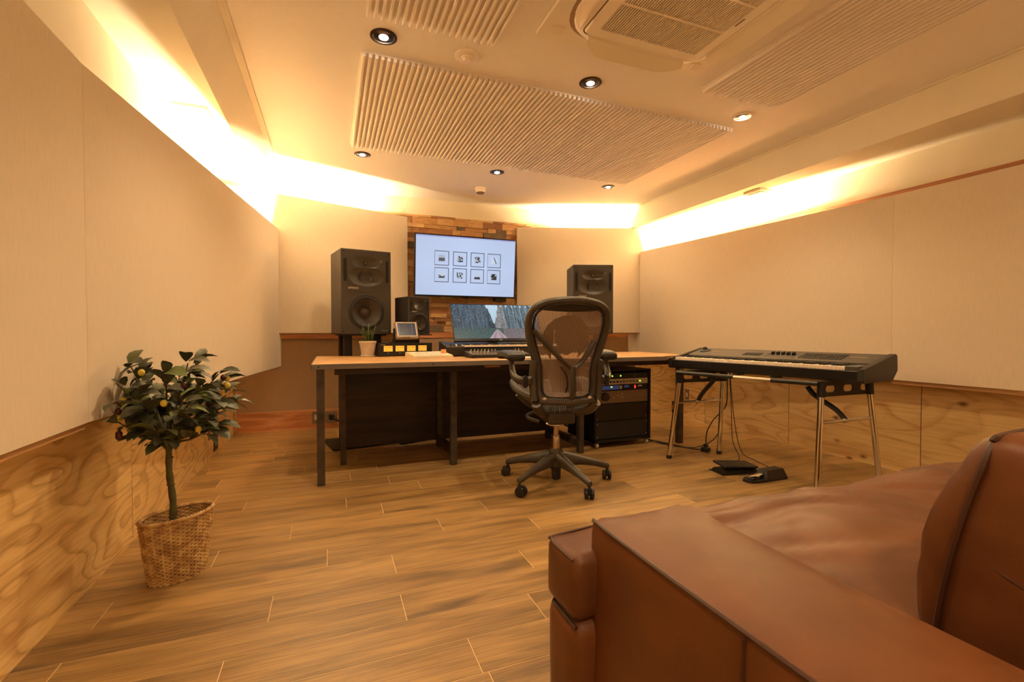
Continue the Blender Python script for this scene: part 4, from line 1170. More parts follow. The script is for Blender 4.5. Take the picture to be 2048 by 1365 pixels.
    bmesh.ops.triangulate(b, faces=[fa, fb])
    obj('sacral_pad', b, M['graph'], t)
    # y brace
    def zb(x, y, off): return bk(*zp(x, y), off)
    for pts in (((560, 500), (700, 660), (880, 850), (1030, 985)), ((1330, 640), (1250, 780), (1150, 910), (1050, 985))):
        obj('brace_arm', tube(B(), spline([zb(p[0], p[1], 0.018 + 0.012 * i) for i, p in enumerate(pts)], 5), [0.017 - 0.00025 * i for i in range(16)], 8, flat=(0.7, 1.15)), g, t, smooth=True)
    obj('brace_stem', tube(B(), spline([zb(1040, 960, 0.052), zb(1040, 1080, 0.056), zb(1045, 1270, 0.05), zb(1045, 1390, 0.02)], 4), [0.021] * 13, 10, flat=(1.0, 0.75)), g, t, smooth=True)
    obj('cable', tube(B(), spline([zb(900, 960, 0.03), zb(960, 1060, 0.045), zb(985, 1180, 0.04), zb(975, 1290, 0.02)], 5), 0.005, 6), M['rubber'], t, smooth=True)
    obj('cross_bar', tube(B(), [bk(-0.16, 0.545, 0.012), bk(0, 0.535, 0.03), bk(0.16, 0.545, 0.012)], 0.02, 10), g, t, smooth=True)
    for s in (-1, 1):
        obj('pivot', lathe(B(), [(0, 0), (0.013, 0), (0.015, 0.006), (0.009, 0.010), (0, 0.011)], 14, Matrix.Translation(bk(s * 0.135, 0.553, 0.02)) @ Matrix.Rotation(pi / 2, 4, 'X')), M['brushed'], t, smooth=True)
        # side upright that carries the arm
        up = [V((s * 0.19, -0.205, 0.545)), V((s * 0.198, -0.20, 0.62)), V((s * 0.20, -0.20, 0.70)), V((s * 0.192, -0.21, 0.775))]
        obj('side_upright', tube(B(), spline(up, 4), [0.023] * 13, 10, flat=(0.75, 1.0)), g, t, smooth=True)
        arm = [V((s * 0.20, -0.20, 0.66)), V((s * 0.25, -0.175, 0.655)), V((s * 0.288, -0.12, 0.675)), V((s * 0.295, -0.08, 0.73)), V((s * 0.295, -0.07, 0.785))]
        sup = obj('arm_support', tube(B(), spline(arm, 5), [0.034 - 0.0009 * i for i in range(21)], 10, flat=(0.8, 1.0)), g, t, smooth=True)
        obj('arm_lock', bx(s * 0.245 - 0.012, s * 0.245 + 0.012, -0.222, -0.195, 0.62, 0.69, 0.006), M['blackp'], sup)
        b = softbox(0.108, 0.305, 0.052, 0.024, 0.012, lambda p, n: V((0, 0, -0.5 * p.y * p.y)))
        obj('arm_pad', b, M['blackp'], t, (s * 0.292, -0.015, 0.776), (0, 0, s * RD(-4)), smooth=60)
build_chair()

# ================================================================== STAGE PIANO AND STAND
def build_piano():
    a = V((2.505, 2.99)); c = V((2.715, 1.665)); d = (c - a); Lk = d.length
    rz = atan2(d.y, d.x)          # local x runs along the front edge towards the camera, local y points back to the wall
    t = thing('stage_piano', 'long black stage piano with ivory keys along the right wall', 'keyboard', (a.x, a.y, 0.655), rz)
    D_ = 0.40
    sec = [(0.0, 0.012), (0.008, 0.0), (D_ - 0.06, 0.0), (D_ + 0.004, 0.055), (D_, 0.138), (D_ - 0.02, 0.148), (0.175, 0.098), (0.17, 0.075), (0.02, 0.066), (0.0, 0.062)]
    full = [(-0.004, 0.012), (0.006, -0.002), (D_ - 0.05, -0.002), (D_ + 0.012, 0.055), (D_ + 0.006, 0.142), (D_ - 0.015, 0.152), (0.17, 0.108), (0.0, 0.076)]
    obj('body', px(B(), sec, 0.03, Lk - 0.03), M['blackp'], t)
    obj('end_cheek', px(B(), full, 0.0, 0.032), M['blackp'], t)
    obj('end_cheek', px(B(), full, Lk - 0.032, Lk), M['blackp'], t)
    sl = atan2(0.148 - 0.098, D_ - 0.02 - 0.175)
    Mx = Matrix.Translation((0, 0.175, 0.098)) @ Matrix.Rotation(sl, 4, 'X')
    pan = obj('control_panel', bx(0.032, Lk - 0.032, 0.003, 0.205, -0.002, 0.0015, 0, Mx), M['graph'], t)
    nk = 52; x0 = 0.055; kw = (Lk - 0.055 - 0.10) / nk
    wk = bx(0.0006, kw - 0.0006, 0.0005, 0.150, -0.020, 0.0, 0.0008)
    bkk = bx(-0.0055, 0.0055, 0, 0.095, 0, 0.012, 0.001)
    m1 = m2 = None
    for i in range(nk):
        o = obj('white_key', wk if m1 is None else m1, M['ivory'] if m1 is None else None, t, (x0 + i * kw, 0.012, 0.085)); m1 = o.data
        if i % 7 in (0, 2, 3, 5, 6) and i < nk - 1:
            o = obj('black_key', bkk if m2 is None else m2, M['blackp'] if m2 is None else None, t, (x0 + (i + 1) * kw, 0.066, 0.085)); m2 = o.data
    obj('key_slip', bx(0.03, Lk - 0.03, 0.0, 0.012, 0.01, 0.064, 0.002), M['blackp'], t)
    obj('key_block', bx(Lk - 0.10, Lk - 0.03, 0.01, 0.17, 0.06, 0.090, 0.002), M['graph'], t)
    obj('key_block', bx(0.03, 0.054, 0.01, 0.17, 0.06, 0.090, 0.002), M['graph'], t)
    def on(x, y, h=0.0): return Mx @ V((x, y, h))
    wheel = obj('pitch_stick', lathe(B(), [(0.045, 0.0), (0.04, 0.008), (0.02, 0.012), (0.012, 0.03), (0, 0.034)], 20, Mx @ Matrix.Translation((0.11, 0.13, 0.001))), M['blackp'], pan, smooth=True)
    obj('display', bx(0.47, 0.60, 0.06, 0.12, 0.001, 0.004, 0, Mx), M['void'], pan)
    for i in range(5): obj('slider', bx(0.665 + i * 0.035, 0.682 + i * 0.035, 0.10, 0.125, 0.001, 0.022, 0.002, Mx), M['blackp'], pan)
    for i in range(4): obj('button', bx(0.625 + (i % 2) * 0.014, 0.635 + (i % 2) * 0.014, 0.07 + (i // 2) * 0.05, 0.08 + (i // 2) * 0.05, 0.001, 0.005, 0, Mx), M['labeld'], pan)
    b = B()
    for r in range(4):
        for i in range(12): box(b, 0.87 + i * 0.022, 0.884 + i * 0.022, 0.05 + r * 0.032, 0.064 + r * 0.032, 0.001, 0.005, 0, Mx)
    obj('button_field', b, M['blackp'], pan, kind='stuff')
    b = B()
    for i in range(5): box(b, 0.845 + i * 0.013, 0.852 + i * 0.013, 0.06, 0.067, 0.001, 0.004, 0, Mx)
    obj('lit_buttons', b, M['label'], pan, kind='stuff')
    obj('name_bar', bx(1.15, 1.24, 0.115, 0.124, 0.001, 0.0022, 0, Mx), M['labeld'], pan)
    obj('name_bar', bx(0.19, 0.24, 0.12, 0.128, 0.001, 0.0022, 0, Mx), M['labeld'], pan)
    return a, c, rz, Lk
pa, pc, prz, pLk = build_piano()

def build_stand():
    ox, oy = 2.72, 2.27
    t = thing('piano_stand', 'chrome folding stand with black brackets under the stage piano', 'stand', (ox, oy, 0))
    ZT = 0.652
    q = lambda x, y, z: V((x - ox, y - oy, z))
    # top and foot of the front and rear leg of both frames
    frames = (((2.40, 2.742), (2.331, 2.773), (2.80, 2.725), (2.775, 2.735)), ((2.635, 1.845), (2.575, 1.82), (3.045, 1.84), (3.115, 1.81)))
    for k, (t1, f1, t2, f2) in enumerate(frames):
        A, Bq = V((t1[0] - 0.03, t1[1])), V((t2[0] + 0.035, t2[1]))
        dirn = (Bq - A).normalized(); nr = V((-dirn.y, dirn.x)); Lb = (Bq - A).length
        def at(u, off, z): p = A + dirn * u + nr * off; return q(p.x, p.y, z)
        bm = B()
        def plate(u0, u1, z0, z1): prism(bm, [(u0, z0), (u1, z0), (u1, z1), (u0, z1)], lambda p: at(p[0], -0.004, p[1]), lambda p: at(p[0], 0.004, p[1]))
        zl, zh = ZT - 0.066, ZT - 0.026
        plate(0, Lb, zh, ZT); plate(0, Lb, ZT - 0.09, zl)
        ow = 0.085; gap = (Lb - 3 * ow - 0.09) / 2; edges = [0.0]; holes = []
        u = 0.06
        for _ in range(3): holes.append((u, u + ow)); u += ow + gap
        prev_ = 0.0
        for h0, h1 in holes: plate(prev_, h0, zl, zh); prev_ = h1
        plate(prev_, Lb, zl, zh)
        r = (zh - zl) / 2; zm = (zh + zl) / 2
        for h0, h1 in holes:
            for sgn, hx in ((1, h0), (-1, h1)):
                for zs in (1, -1):
                    arc = [(hx + sgn * (r - r * cos(th)), zm + zs * r * sin(th)) for th in [pi / 2 * i / 5 for i in range(6)]]
                    prism(bm, [(hx, zm + zs * r)] + arc[::1], lambda p: at(p[0], -0.004, p[1]), lambda p: at(p[0], 0.004, p[1])) if False else prism(bm, [(hx, zm + zs * r)] + arc[:-1] + [arc[-1]], lambda p: at(p[0], -0.0039, p[1]), lambda p: at(p[0], 0.0039, p[1]))
        bmesh.ops.remove_doubles(bm, verts=bm.verts[:], dist=1e-6)
        obj('bracket', bm, M['blackm'], t)
        bm = B(); prism(bm, [(0, -0.02), (Lb, -0.02), (Lb, 0.02), (0, 0.02)], lambda p: at(p[0], p[1], ZT - 0.004), lambda p: at(p[0], p[1], ZT)); obj('bracket_flange', bm, M['blackm'], t)
        mids = []
        for tp, ft in ((t1, f1), (t2, f2)):
            T3, F3 = q(tp[0], tp[1], ZT - 0.03), q(ft[0], ft[1], 0.012)
            lg = obj('leg', tube(B(), [T3, F3], 0.0165, 16), M['chrome'], t, smooth=True)
            obj('foot', cyl(B(), F3 - V((0, 0, 0.012)), F3.lerp(T3, 0.02), 0.019, seg=16), M['rubber'], lg)
            obj('socket', cyl(B(), T3 + V((0, 0, 0.02)), T3.lerp(F3, 0.10), 0.022, seg=16), M['blackm'], lg)
            mids.append(T3.lerp(F3, 0.34))
        obj('cross_rod', tube(B(), mids, 0.010, 12), M['chrome'], t, smooth=True)
        cm = mids[0].lerp(mids[1], 0.47); sg = -1 if k == 0 else 1
        st = obj('fold_stay', tube(B(), spline([cm + V((-0.05 * 1, sg * 0.20, 0.18)), cm + V((-0.05, sg * 0.15, 0.13)), cm + V((-0.015, sg * 0.05, 0.06)), cm + V((0, 0, 0.004))], 5), 0.013, 6, flat=(0.5, 1.3)), M['blackm'], t)
        obj('stay_clip', cyl(B(), cm - V((0.016, 0, 0)), cm + V((0.016, 0, 0)), 0.014), M['chrome'], st)
    for i in (0, 2):
        P0, P1 = frames[0][i], frames[1][i]; sh = -0.028 if i == 0 else 0.03
        A3, B3 = q(P0[0] + sh, P0[1], ZT - 0.014), q(P1[0] + sh, P1[1], ZT - 0.014)
        r_ = obj('long_rail', tube(B(), [A3, B3], 0.011, 12), M['chrome'], t, smooth=True)
        obj('sleeve', tube(B(), [A3, A3.lerp(B3, 0.46)], 0.0135, 12), M['blackm'], r_, smooth=True)
        obj('sleeve', tube(B(), [A3.lerp(B3, 0.72), B3], 0.0135, 12), M['blackm'], r_, smooth=True)
    for f in (0.35, 0.62):
        p = A3.lerp(B3, f); obj('stop_pad', bx(p.x - 0.33, p.x - 0.27, p.y - 0.02, p.y + 0.02, ZT - 0.01, ZT - 0.001), M['rubber'], t)
build_stand()

# pedals
t = thing('expression_pedal', 'black rocker pedal with raised flat treadle on the floor', 'pedal', (2.40, 2.30, 0), RD(-8))
obj('base', pz(B(), [(-0.03, 0.0), (0.24, -0.02), (0.24, 0.08), (-0.03, 0.14)], 0, 0.006), M['rubber'], t)
obj('frame', px(B(), [(0.0, 0.004), (0.0, 0.016), (0.02, 0.03), (0.10, 0.03), (0.12, 0.016), (0.12, 0.004)], -0.02, 0.235), M['blackp'], t)
obj('treadle', bx(-0.015, 0.24, -0.005, 0.125, 0, 0.014, 0.003, Matrix.Translation((0, 0, 0.048)) @ Matrix.Rotation(RD(4), 4, 'Y') @ Matrix.Rotation(RD(3), 4, 'X')), M['blackp'], t)
obj('hinge', bx(0.06, 0.16, 0.03, 0.09, 0.02, 0.055), M['rubber'], t)
t = thing('sustain_pedal', 'black sustain pedal with chrome tongue beside the rocker pedal', 'pedal', (2.50, 2.13, 0), RD(2))
obj('base', pz(B(), [(-0.10, 0.02), (-0.085, -0.01), (-0.04, -0.025), (0.20, -0.035), (0.215, -0.02), (0.215, 0.055), (0.20, 0.065), (-0.06, 0.07), (-0.095, 0.05)], 0, 0.016), M['rubber'], t)
b = B(); q0 = [(0.02, -0.028), (0.205, -0.030), (0.205, 0.06), (0.02, 0.06)]; q1 = [(0.04, -0.014), (0.185, -0.016), (0.185, 0.046), (0.04, 0.046)]
r0 = [b.verts.new((x, y, 0.016)) for x, y in q0]; r1 = [b.verts.new((x, y, 0.066)) for x, y in q1]
ring_faces(b, [r0, r1]); obj('housing', b, M['blackp'], t)
obj('tongue', tube(B(), spline([(0.04, 0.02, 0.045), (-0.02, 0.02, 0.036), (-0.07, 0.02, 0.026)], 4), [0.013, 0.014, 0.015, 0.016, 0.018, 0.02, 0.021, 0.02, 0.018], 10, flat=(1.3, 0.3), up=(0, 0, 1)), M['chrome'], t, smooth=True)

# ================================================================== CABLES
def cable(name, label, pts, r=0.0045, m=None, n=8):
    return setp(obj(name, tube(B(), spline(pts, n), r, 6), m or M['rubber'], smooth=True), label, 'cable')
cable('power_cable', 'black power cable running on the floor from the rack to the adapter plug', [(2.50, 3.33, 0.02), (2.56, 3.27, 0.006), (2.62, 3.12, 0.005), (2.66, 2.96, 0.005), (2.70, 2.87, 0.01), (2.72, 2.83, 0.02)])
cable('piano_power_cord', 'black cord hanging from the piano in a loop to the adapter plug', [(2.83, 2.72, 0.64), (2.835, 2.72, 0.50), (2.84, 2.74, 0.36), (2.78, 2.80, 0.25), (2.735, 2.82, 0.15), (2.725, 2.82, 0.05)])
cable('audio_cable', 'thin black cable looping down from the stand leg to the rack', [(2.82, 2.75, 0.62), (2.83, 2.75, 0.42), (2.83, 2.76, 0.26), (2.80, 2.79, 0.12), (2.74, 2.86, 0.04), (2.66, 2.96, 0.006), (2.58, 3.12, 0.006), (2.52, 3.30, 0.02)], 0.004)
cable('pedal_cable', 'thin cable dropping from the piano to the rocker pedal', [(2.815, 2.68, 0.64), (2.815, 2.66, 0.36), (2.81, 2.64, 0.12), (2.78, 2.55, 0.012), (2.62, 2.50, 0.006), (2.58, 2.44, 0.012)], 0.003)
cable('pedal_cable', 'thin cable curving across the floor to the sustain pedal', [(2.83, 2.69, 0.62), (2.84, 2.66, 0.3), (2.85, 2.60, 0.05), (2.86, 2.48, 0.005), (2.80, 2.30, 0.005), (2.74, 2.20, 0.01), (2.715, 2.15, 0.02)], 0.003)
t = thing('adapter_plug', 'black plug adapter lying on the floor under the piano', 'plug', (2.725, 2.82, 0), RD(20))
obj('body', bx(-0.025, 0.025, -0.03, 0.03, 0, 0.035, 0.004), M['blackp'], t)
obj('plug_head', bx(-0.016, 0.016, -0.014, 0.014, 0.034, 0.062, 0.004), M['rubber'], t)

# ================================================================== WALL OUTLETS
def outlet(label, x, y, z, rz, wd, ht, m, mi, plug=False):
    t = thing('wall_outlet', label, 'outlet', (x, y, z), rz, 'wall outlets')
    obj('plate', bx(-wd / 2, wd / 2, -0.006, 0.0, -ht / 2, ht / 2, 0.001), m, t)
    obj('insert', bx(-wd * 0.22, wd * 0.22, -0.009, -0.005, -ht * 0.2, ht * 0.2, 0.001), mi, t)
    if plug:
        obj('plug', cyl(B(), (0, -0.008, 0), (0.004, -0.05, -0.004), 0.024, seg=16), M['rubber'], t)
        obj('cord', tube(B(), spline([(0.004, -0.045, -0.005), (0.06, -0.07, -0.03), (0.10, -0.05, -0.07), (0.14, -0.06, -0.095)], 5), 0.008, 8), M['rubber'], t)
outlet('grey network outlet plate on the end wall skirting beside the desk leg', -0.135, 4.858, 0.11, 0, 0.075, 0.12, M['plate'], M['label'])
outlet('steel outlet plate with a thick black plug on the end wall skirting', 0.0, 4.858, 0.108, 0, 0.11, 0.115, M['plate'], M['rubber'], True)
outlet('dark outlet plate on the left plywood beyond the olive tree', XL + 0.012, 4.131, 0.10, RD(90), 0.12, 0.14, M['plated'], M['label'])
outlet('slim dark switch plate on the left plywood just behind the olive foliage', XL + 0.012, 3.935, 0.195, RD(90), 0.045, 0.09, M['plate'], M['edgewood'])
outlet('dark outlet plate low on the right plywood behind the stand leg', XR - 0.012, 4.05, 0.10, RD(-90), 0.06, 0.12, M['plated'], M['edgewood'])
outlet('dark outlet plate on the right plywood nearest the rack', XR - 0.012, 4.15, 0.10, RD(-90), 0.05, 0.13, M['plated'], M['edgewood'])
outlet('pale switch plate on the right plywood behind the far desk leg', XR - 0.012, 3.94, 0.265, RD(-90), 0.055, 0.11, M['plate'], M['label'])

# ================================================================== OLIVE TREE AND BASKET
BC = V((-0.555, 2.125)); BA = RD(42)
def oval(a, b, ang, n, wob=None):
    o = []
    for i in range(n):
        t_ = 2 * pi * i / n
        x, y = a * cos(t_), b * sin(t_)
        o.append(V((x * cos(ang) - y * sin(ang), x * sin(ang) + y * cos(ang), 0)))
    return o
def build_basket():
    t = thing('wicker_basket', 'oval woven wicker basket holding the olive tree', 'basket', (BC.x, BC.y, 0))
    n = 96; H = 0.235; rows = 34
    def axes(f): return 0.094 + 0.030 * f ** 0.8, 0.066 + 0.014 * f ** 0.8
    b = B()
    for r in range(rows):
        f = (r + 0.5) / rows; z_ = f * H
        a, c = axes(f); pts = []
        for i in range(n):
            th = 2 * pi * i / n
            wv = 0.0032 * sin(n / 4 * th + (r % 2) * pi)
            aa, cc = a + wv, c + wv
            x, y = aa * cos(th), cc * sin(th)
            pts.append(V((x * cos(BA) - y * sin(BA), x * sin(BA) + y * cos(BA), z_ + 0.0006 * sin(5 * th + r))))
        tube(b, pts, 0.0034, 5, True, up=(0, 0, 1))
    obj('weave', b, M['wicker'], t, smooth=60, kind='stuff')
    for i in range(24):
        th = 2 * pi * i / 24; b = B(); pts = []
        for k in range(6):
            f = k / 5; a, c = axes(f); x, y = a * cos(th), c * sin(th)
            pts.append(V((x * cos(BA) - y * sin(BA), x * sin(BA) + y * cos(BA), f * H)))
        tube(b, pts, 0.0045, 6); obj('stake', b, M['wicker'], t, smooth=60)
    a, c = axes(1.0)
    b = B()
    for ph in (0, pi):
        pts = []
        for i in range(120):
            th = 2 * pi * i / 120; x, y = a * cos(th), c * sin(th); w1 = 30 * th + ph
            nrm = V((cos(th), sin(th), 0))
            x += nrm.x * 0.004 * cos(w1); y += nrm.y * 0.004 * cos(w1)
            pts.append(V((x * cos(BA) - y * sin(BA), x * sin(BA) + y * cos(BA), H + 0.003 + 0.004 * sin(w1))))
        tube(b, pts, 0.0055, 6, True, up=(0, 0, 1))
    obj('rim', b, M['wicker'], t, smooth=60)
    b = B(); o = oval(0.092, 0.064, BA, 40); pz(b, [(p.x, p.y) for p in o], 0.0, 0.008); obj('bottom', b, M['wicker'], t)
build_basket()
def build_tree():
    random.seed(21)
    t = thing('olive_tree', 'potted artificial olive tree with dark leaves and yellow olives', 'plant', (BC.x, BC.y, 0.0))
    b = B(); o = oval(0.082, 0.054, BA, 32); o2 = oval(0.100, 0.062, BA, 32)
    r0 = [b.verts.new(p + V((0, 0, 0.010))) for p in o]; r1 = [b.verts.new(p + V((0, 0, 0.165))) for p in o2]
    ring_faces(b, [r0, r1]); obj('inner_pot', b, M['soil'], t)
    base = V((-0.022, 0.028, 0.16)); top = V((-0.03, 0.02, 0.50))
    b = B(); pts = spline([base, base.lerp(top, 0.35) + V((0.004, 0, 0)), base.lerp(top, 0.7) + V((-0.003, 0, 0)), top], 6)
    tube(b, pts, [0.0125 + 0.0012 * sin(i * 1.9) - 0.0001 * i for i in range(len(pts))], 10)
    obj('trunk', b, M['stem'], t, smooth=True)
    for f in (0.18, 0.55, 0.86): obj('node_ring', lathe(B(), [(0.012, -0.003), (0.0145, 0), (0.012, 0.003)], 12, Matrix.Translation(base.lerp(top, f))), M['stem'], t, smooth=True)
    # crown
    cen = V((-0.02, -0.02, 0.675)); RXx, RZz = 0.25, 0.175
    tips = []
    fork = top - V((0, 0, 0.02))
    nb = 27
    for i in range(nb):
        ph = i * 2.399963; zz_ = -0.75 + 1.75 * (i + 0.5) / nb
        rr = sqrt(max(0.05, 1 - min(0.98, zz_ * zz_ * 0.9)))
        tip = cen + V((RXx * 0.82 * rr * cos(ph), RXx * 0.82 * rr * sin(ph), RZz * 0.86 * zz_))
        if tip.x < -0.135: tip.x = -0.135
        mid = fork.lerp(tip, 0.5) + V((0, 0, 0.03 if zz_ > -0.2 else -0.0))
        b = B(); pts = spline([fork, fork.lerp(mid, 0.5) + V((0, 0, 0.012)), mid, tip], 4)
        tube(b, pts, [0.006 - 0.0003 * k for k in range(len(pts))], 6)
        obj('branch', b, M['stem'], t, smooth=True); tips.append((fork, mid, tip))
    # one leaf mesh shared by all
    b = B(); Ls = 0.070; wv = [0.0, 0.55, 0.95, 1.0, 0.72, 0.0]; fx = [0, 0.14, 0.36, 0.6, 0.82, 1.0]; W_ = 0.0155
    L_, Cn, R_ = [], [], []
    for f, w_ in zip(fx, wv):
        dz = 0.012 * sin(f * pi * 0.9) - 0.012 * f * f
        Cn.append(b.verts.new((Ls * f, 0, dz)))
        if w_ > 0:
            L_.append(b.verts.new((Ls * f, W_ * w_, dz + 0.0035 * w_))); R_.append(b.verts.new((Ls * f, -W_ * w_, dz + 0.0035 * w_)))
    for S in (L_, R_):
        b.faces.new((Cn[0], S[0], Cn[1]))
        for i in range(3): b.faces.new((Cn[i + 1], S[i], S[i + 1], Cn[i + 2]))
        b.faces.new((Cn[4], S[3], Cn[5]))
    bmesh.ops.recalc_face_normals(b, faces=b.faces[:])
    lm = bpy.data.meshes.new('leaf'); b.to_mesh(lm); b.free(); smooth_mesh(lm, 60); lm.materials.append(M['leaf'])
    cnt = 0
    for (fk, mid, tip) in tips:
        for k in range(11):
            f = 1.0 - 0.66 * (k / 11.0) ** 1.0
            p = mid.lerp(tip, max(0.0, (f - 0.5) * 2)) if f > 0.5 else fk.lerp(mid, f * 2)
            if f > 0.93: p = tip + V((random.uniform(-.006, .006), random.uniform(-.006, .006), random.uniform(-.004, .008)))
            out = (p - cen); out.z *= 0.9
            yaw = atan2(out.y, out.x) + random.uniform(-1.25, 1.25)
            pit = -random.uniform(-0.25, 0.75) - max(0, out.z) * 1.6
            sc = random.uniform(0.95, 1.45)
            if p.x + cos(yaw) * 0.07 * sc < -0.15: 
                yaw = yaw + (pi / 2 if sin(yaw) > 0 else -pi / 2) * 0.8 * (-1 if cos(yaw) < 0 and sin(yaw) > 0 else 1)
                if p.x + cos(yaw) * 0.07 * sc < -0.15: yaw = random.uniform(-1.3, 1.3)
            o = obj('leaf', lm, None, t, p, (random.uniform(-0.6, 0.6), pit, yaw)); o.scale = (sc, sc * random.uniform(0.9, 1.25), sc); cnt += 1
    # fruit
    ob = B(); bmesh.ops.create_uvsphere(ob, u_segments=14, v_segments=10, radius=0.0105, matrix=Matrix.Diagonal((1, 1, 1.15, 1)))
    om = bpy.data.meshes.new('olive'); ob.to_mesh(om); ob.free(); smooth_mesh(om, 80); om.materials.append(M['oliveg'])
    om2 = om.copy(); om2.materials.clear(); om2.materials.append(M['olivep'])
    cd = V((0.25, -1, 0.1)).normalized()
    for i in range(13):
        for _ in range(40):
            d = V((random.uniform(-1, 1), random.uniform(-1, 1), random.uniform(-0.8, 1)))
            if d.length > 0.2 and d.normalized().dot(cd) > 0.15: break
        d.normalize(); p = cen + V((d.x * RXx * 0.88, d.y * RXx * 0.88, d.z * RZz * 0.9))
        if p.x < -0.128: p.x = -0.128
        obj('olive', om if i % 2 == 0 else om2, None, t, p)
build_tree()

# ================================================================== SOFA
def build_sofa():
    t = thing('leather_sofa', 'brown leather sofa in the right foreground facing the desk', 'sofa', (1.50, 0.45, 0))
    ox, oy = 1.50, 0.45
    lm, pm_ = M['leather'], M['piping']
    def P(x, y, z): return (x - ox, y - oy, z)
    # base
    def dz(p, n):
        w_ = 0.006 * noise.noise(V((p.x * 5, p.y * 5, p.z * 6)))
        return V((w_, w_, 0))
    X0, X1 = 0.525, 2.55
    obj('base', softbox(X1 - X0, 0.80, 0.28, 0.03, 0.05, dz), lm, t, P((X0 + X1) / 2, 0.47, 0.04), smooth=60)
    def dfb(p, n): return n * (0.006 + 0.006 * noise.noise(V((p.x * 7, p.y * 7, p.z * 5)))) + V((0, 0, 0.008 * noise.noise(V((p.x * 9, 1, 2)))))
    fb = obj('front_border', softbox(2.12, 0.125, 0.285, 0.020, 0.025, dfb), lm, t, P(0.475 + 1.06, 0.915, 0.03), smooth=60)
    obj('piping', tube(B(), [(-1.056, -0.06, 0.282), (-1.058, 0.045, 0.284), (-1.045, 0.06, 0.284), (1.045, 0.06, 0.284)], 0.004, 6), pm_, fb)
    # arms
    def arm(xa, xb, left):
        wx = xb - xa; ln = 1.0
        def da(p, n):
            f = max(0.0, 1 - p.z / 0.5)
            d = V((0, 0, 0))
            if left: d.x -= 0.016 * f * (1 if p.x < 0 else 0)
            if n.z > 0.6:
                u = p.x / (wx / 2); v = max(0.0, (p.y / (ln / 2) - 0.75) / 0.25)
                d.z += 0.008 * (1 - u * u) * (1 - v) + 0.010 * v * u * u + 0.003 * noise.noise(V((p.x * 6, p.y * 3, 3)))
            else: d += n * 0.004 * noise.noise(V((p.x * 4, p.y * 4, p.z * 4)))
            return d
        a_ = obj('arm', softbox(wx, ln, 0.485, 0.012, 0.025, da), lm, t, P((xa + xb) / 2, 0.885 - ln / 2, 0.04), smooth=60)
        pts = [(-wx / 2 + 0.004, -ln / 2 + 0.01, 0.481), (-wx / 2 + 0.003, 0.30, 0.481), (-wx / 2 + 0.002, ln / 2 - 0.06, 0.484), (-wx / 2 + 0.004, ln / 2 - 0.006, 0.486)]
        obj('piping', tube(B(), pts, 0.0042, 6), pm_, a_, smooth=True)
        obj('seam', tube(B(), [(-wx / 2 - 0.001, 0.09, 0.475), (-wx / 2 - 0.006, 0.09, 0.25), (-wx / 2 - 0.015, 0.085, 0.02)], 0.0035, 6), pm_, a_)
        return a_
    arm(0.530, 0.795, True); arm(2.29, 2.55, False)
    # seat cushion with ears in front of the arms
    xa, xb, y0, y1 = 0.800, 2.285, 0.28, 1.0
    wx = xb - xa; cx, cy = (xa + xb) / 2, (y0 + y1) / 2
    def ds(p, n):
        u = p.x / (wx / 2); v = p.y / ((y1 - y0) / 2); seed = 1.3
        d = V((0, 0, 0))
        if n.z > 0.3:
            hump = 0.5 + 0.5 * cos(pi * 2 * (abs(u) - 0.5))
            d.z += 0.012 + (0.026 * hump) * (1 - v * v * 0.85)
            fr = max(0.0, (v + 0.5) / 1.5)
            q = p.x * 7 + p.y * 13 + 1.4 * noise.noise(V((p.x * 3, p.y * 3, seed)))
            ridge = 1 - abs(noise.noise(V((q, p.y * 1.6, seed)))) * 2
            d.z += 0.013 * fr * ridge + 0.006 * noise.noise(V((p.x * 9, p.y * 8, seed + 4))) + 0.004 * fr * (1 - 2 * abs(noise.noise(V((q * 2.1, p.y * 3, seed + 9)))))
            d.z -= 0.024 * max(0, v - 0.7) / 0.3
        else:
            d += n * (0.012 * (1 - abs(p.z - 0.07) / 0.1) + 0.006 * noise.noise(V((p.x * 7, p.y * 7, p.z * 9 + seed))))
        return d
    c_ = obj('seat_cushion', softbox(wx, y1 - y0, 0.142, 0.028, 0.017, ds), lm, t, P(cx, cy, 0.318), smooth=60)
    def de(p, n): return n * (0.003 + 0.004 * noise.noise(V((p.x * 9, p.y * 9, p.z * 9)))) + V((0, 0, (0.012 + 0.02 * (p.x / 0.18 + 1) * 0.5) * (p.z > 0.1)))
    for sx in (0, 1):
        ear = obj('cushion_ear', softbox(0.36, 0.135, 0.122, 0.020, 0.015, de), lm, c_, ((0.655 - cx) if sx == 0 else (2.43 - cx), 0.922 - cy, 0.004), smooth=60)
        e_ = -1 if sx == 0 else 1
        obj('piping', tube(B(), spline([(e_ * 0.176, -0.055, 0.128), (e_ * 0.178, 0.03, 0.129), (e_ * 0.172, 0.058, 0.130), (e_ * 0.15, 0.066, 0.131), (e_ * -0.1, 0.068, 0.146)], 6), 0.0035, 6), pm_, ear, smooth=True)
    # backrest
    def db(p, n): return n * 0.006 * noise.noise(V((p.x * 4, p.y * 4, p.z * 4)))
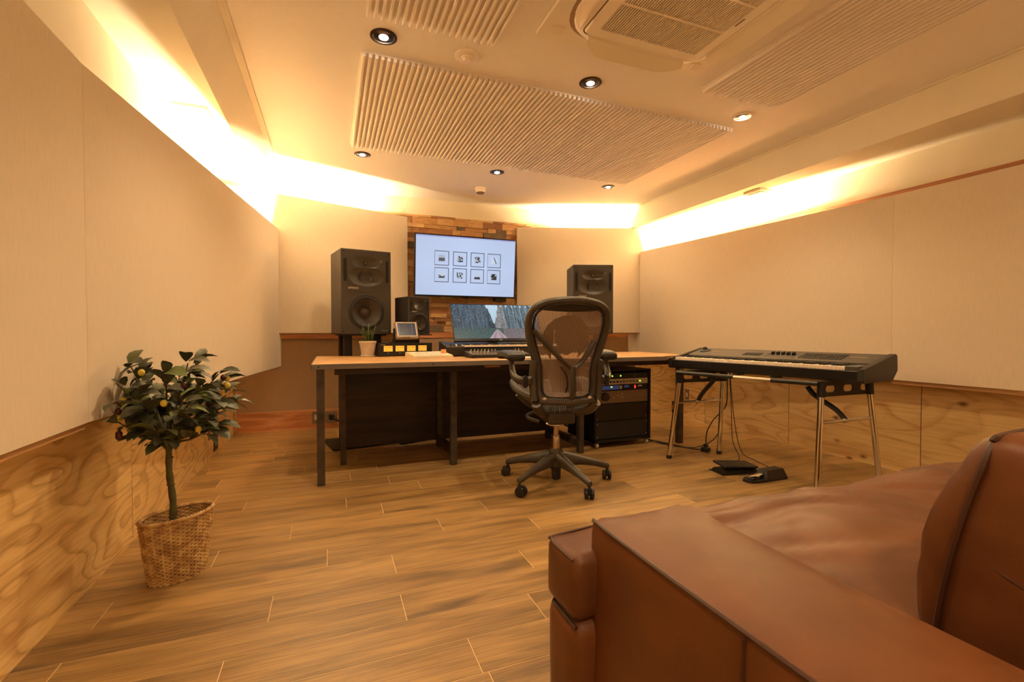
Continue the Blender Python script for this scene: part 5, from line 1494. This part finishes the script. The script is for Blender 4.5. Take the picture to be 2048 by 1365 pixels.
    obj('backrest', softbox(X1 - X0, 0.20, 0.66, 0.05, 0.05, db), lm, t, P((X0 + X1) / 2, 0.06, 0.04), smooth=60)
    # back cushions
    def back(xa, xb, seed):
        wx = xb - xa; dep_ = 0.155; ht = 0.375
        def dc(p, n):
            u = p.x / (wx / 2); f = p.z / ht
            d = V((0, 0, 0))
            d.y += (0.030 * (1 - u * u) + 0.040) * sin(pi * min(1, f * 0.95 + 0.05)) * (1 if p.y > 0 else -0.4)
            d += n * (0.004 * noise.noise(V((p.x * 6, p.y * 9, p.z * 10 + seed))) + 0.003 * noise.noise(V((p.x * 13, p.y * 10, p.z * 28 + seed))))
            if abs(n.x) > 0.6: d.x += (0.010 * sin(pi * f)) * (1 if n.x > 0 else -1)
            return d
        c2 = obj('back_cushion', softbox(wx, dep_, ht, 0.035, 0.018, dc), lm, t, P((xa + xb) / 2, 0.375, 0.415), (RD(11), 0, 0), smooth=60)
        hy = dep_ / 2
        for s in (-1, 1):
            for yy in (hy - 0.012, -hy + 0.012):
                sg = 1 if yy > 0 else -1
                pts = [(s * (wx / 2 - 0.002), yy - 0.006, 0.01)]
                for k in range(1, 8):
                    f = k / 8
                    pts.append((s * (wx / 2 + 0.002 + 0.011 * sin(pi * f)), yy + sg * (0.006 * sin(pi * f)) - 0.008, ht * f))
                pts += [(s * (wx / 2 - 0.012), yy - sg * 0.002, ht - 0.016), (s * (wx / 2 - 0.04), yy - sg * 0.004, ht - 0.004), (0, yy - sg * 0.002, ht)]
                obj('piping', tube(B(), spline(pts, 3), 0.0045, 6), pm_, c2, smooth=True)
        obj('seam', tube(B(), [(-wx / 2 - 0.006, -hy + 0.012, ht * 0.47), (-wx / 2 - 0.009, 0, ht * 0.50), (-wx / 2 - 0.005, hy - 0.012, ht * 0.53)], 0.0018, 5), pm_, c2)
    back(0.875, 1.56, 2.0); back(1.57, 2.27, 5.0)
    for x in (0.60, 2.48):
        for y in (0.06, 0.84): obj('foot', bx(x - 0.03 - ox, x + 0.03 - ox, y - 0.03 - oy, y + 0.03 - oy, 0, 0.045), M['blackp'], t)
build_sofa()
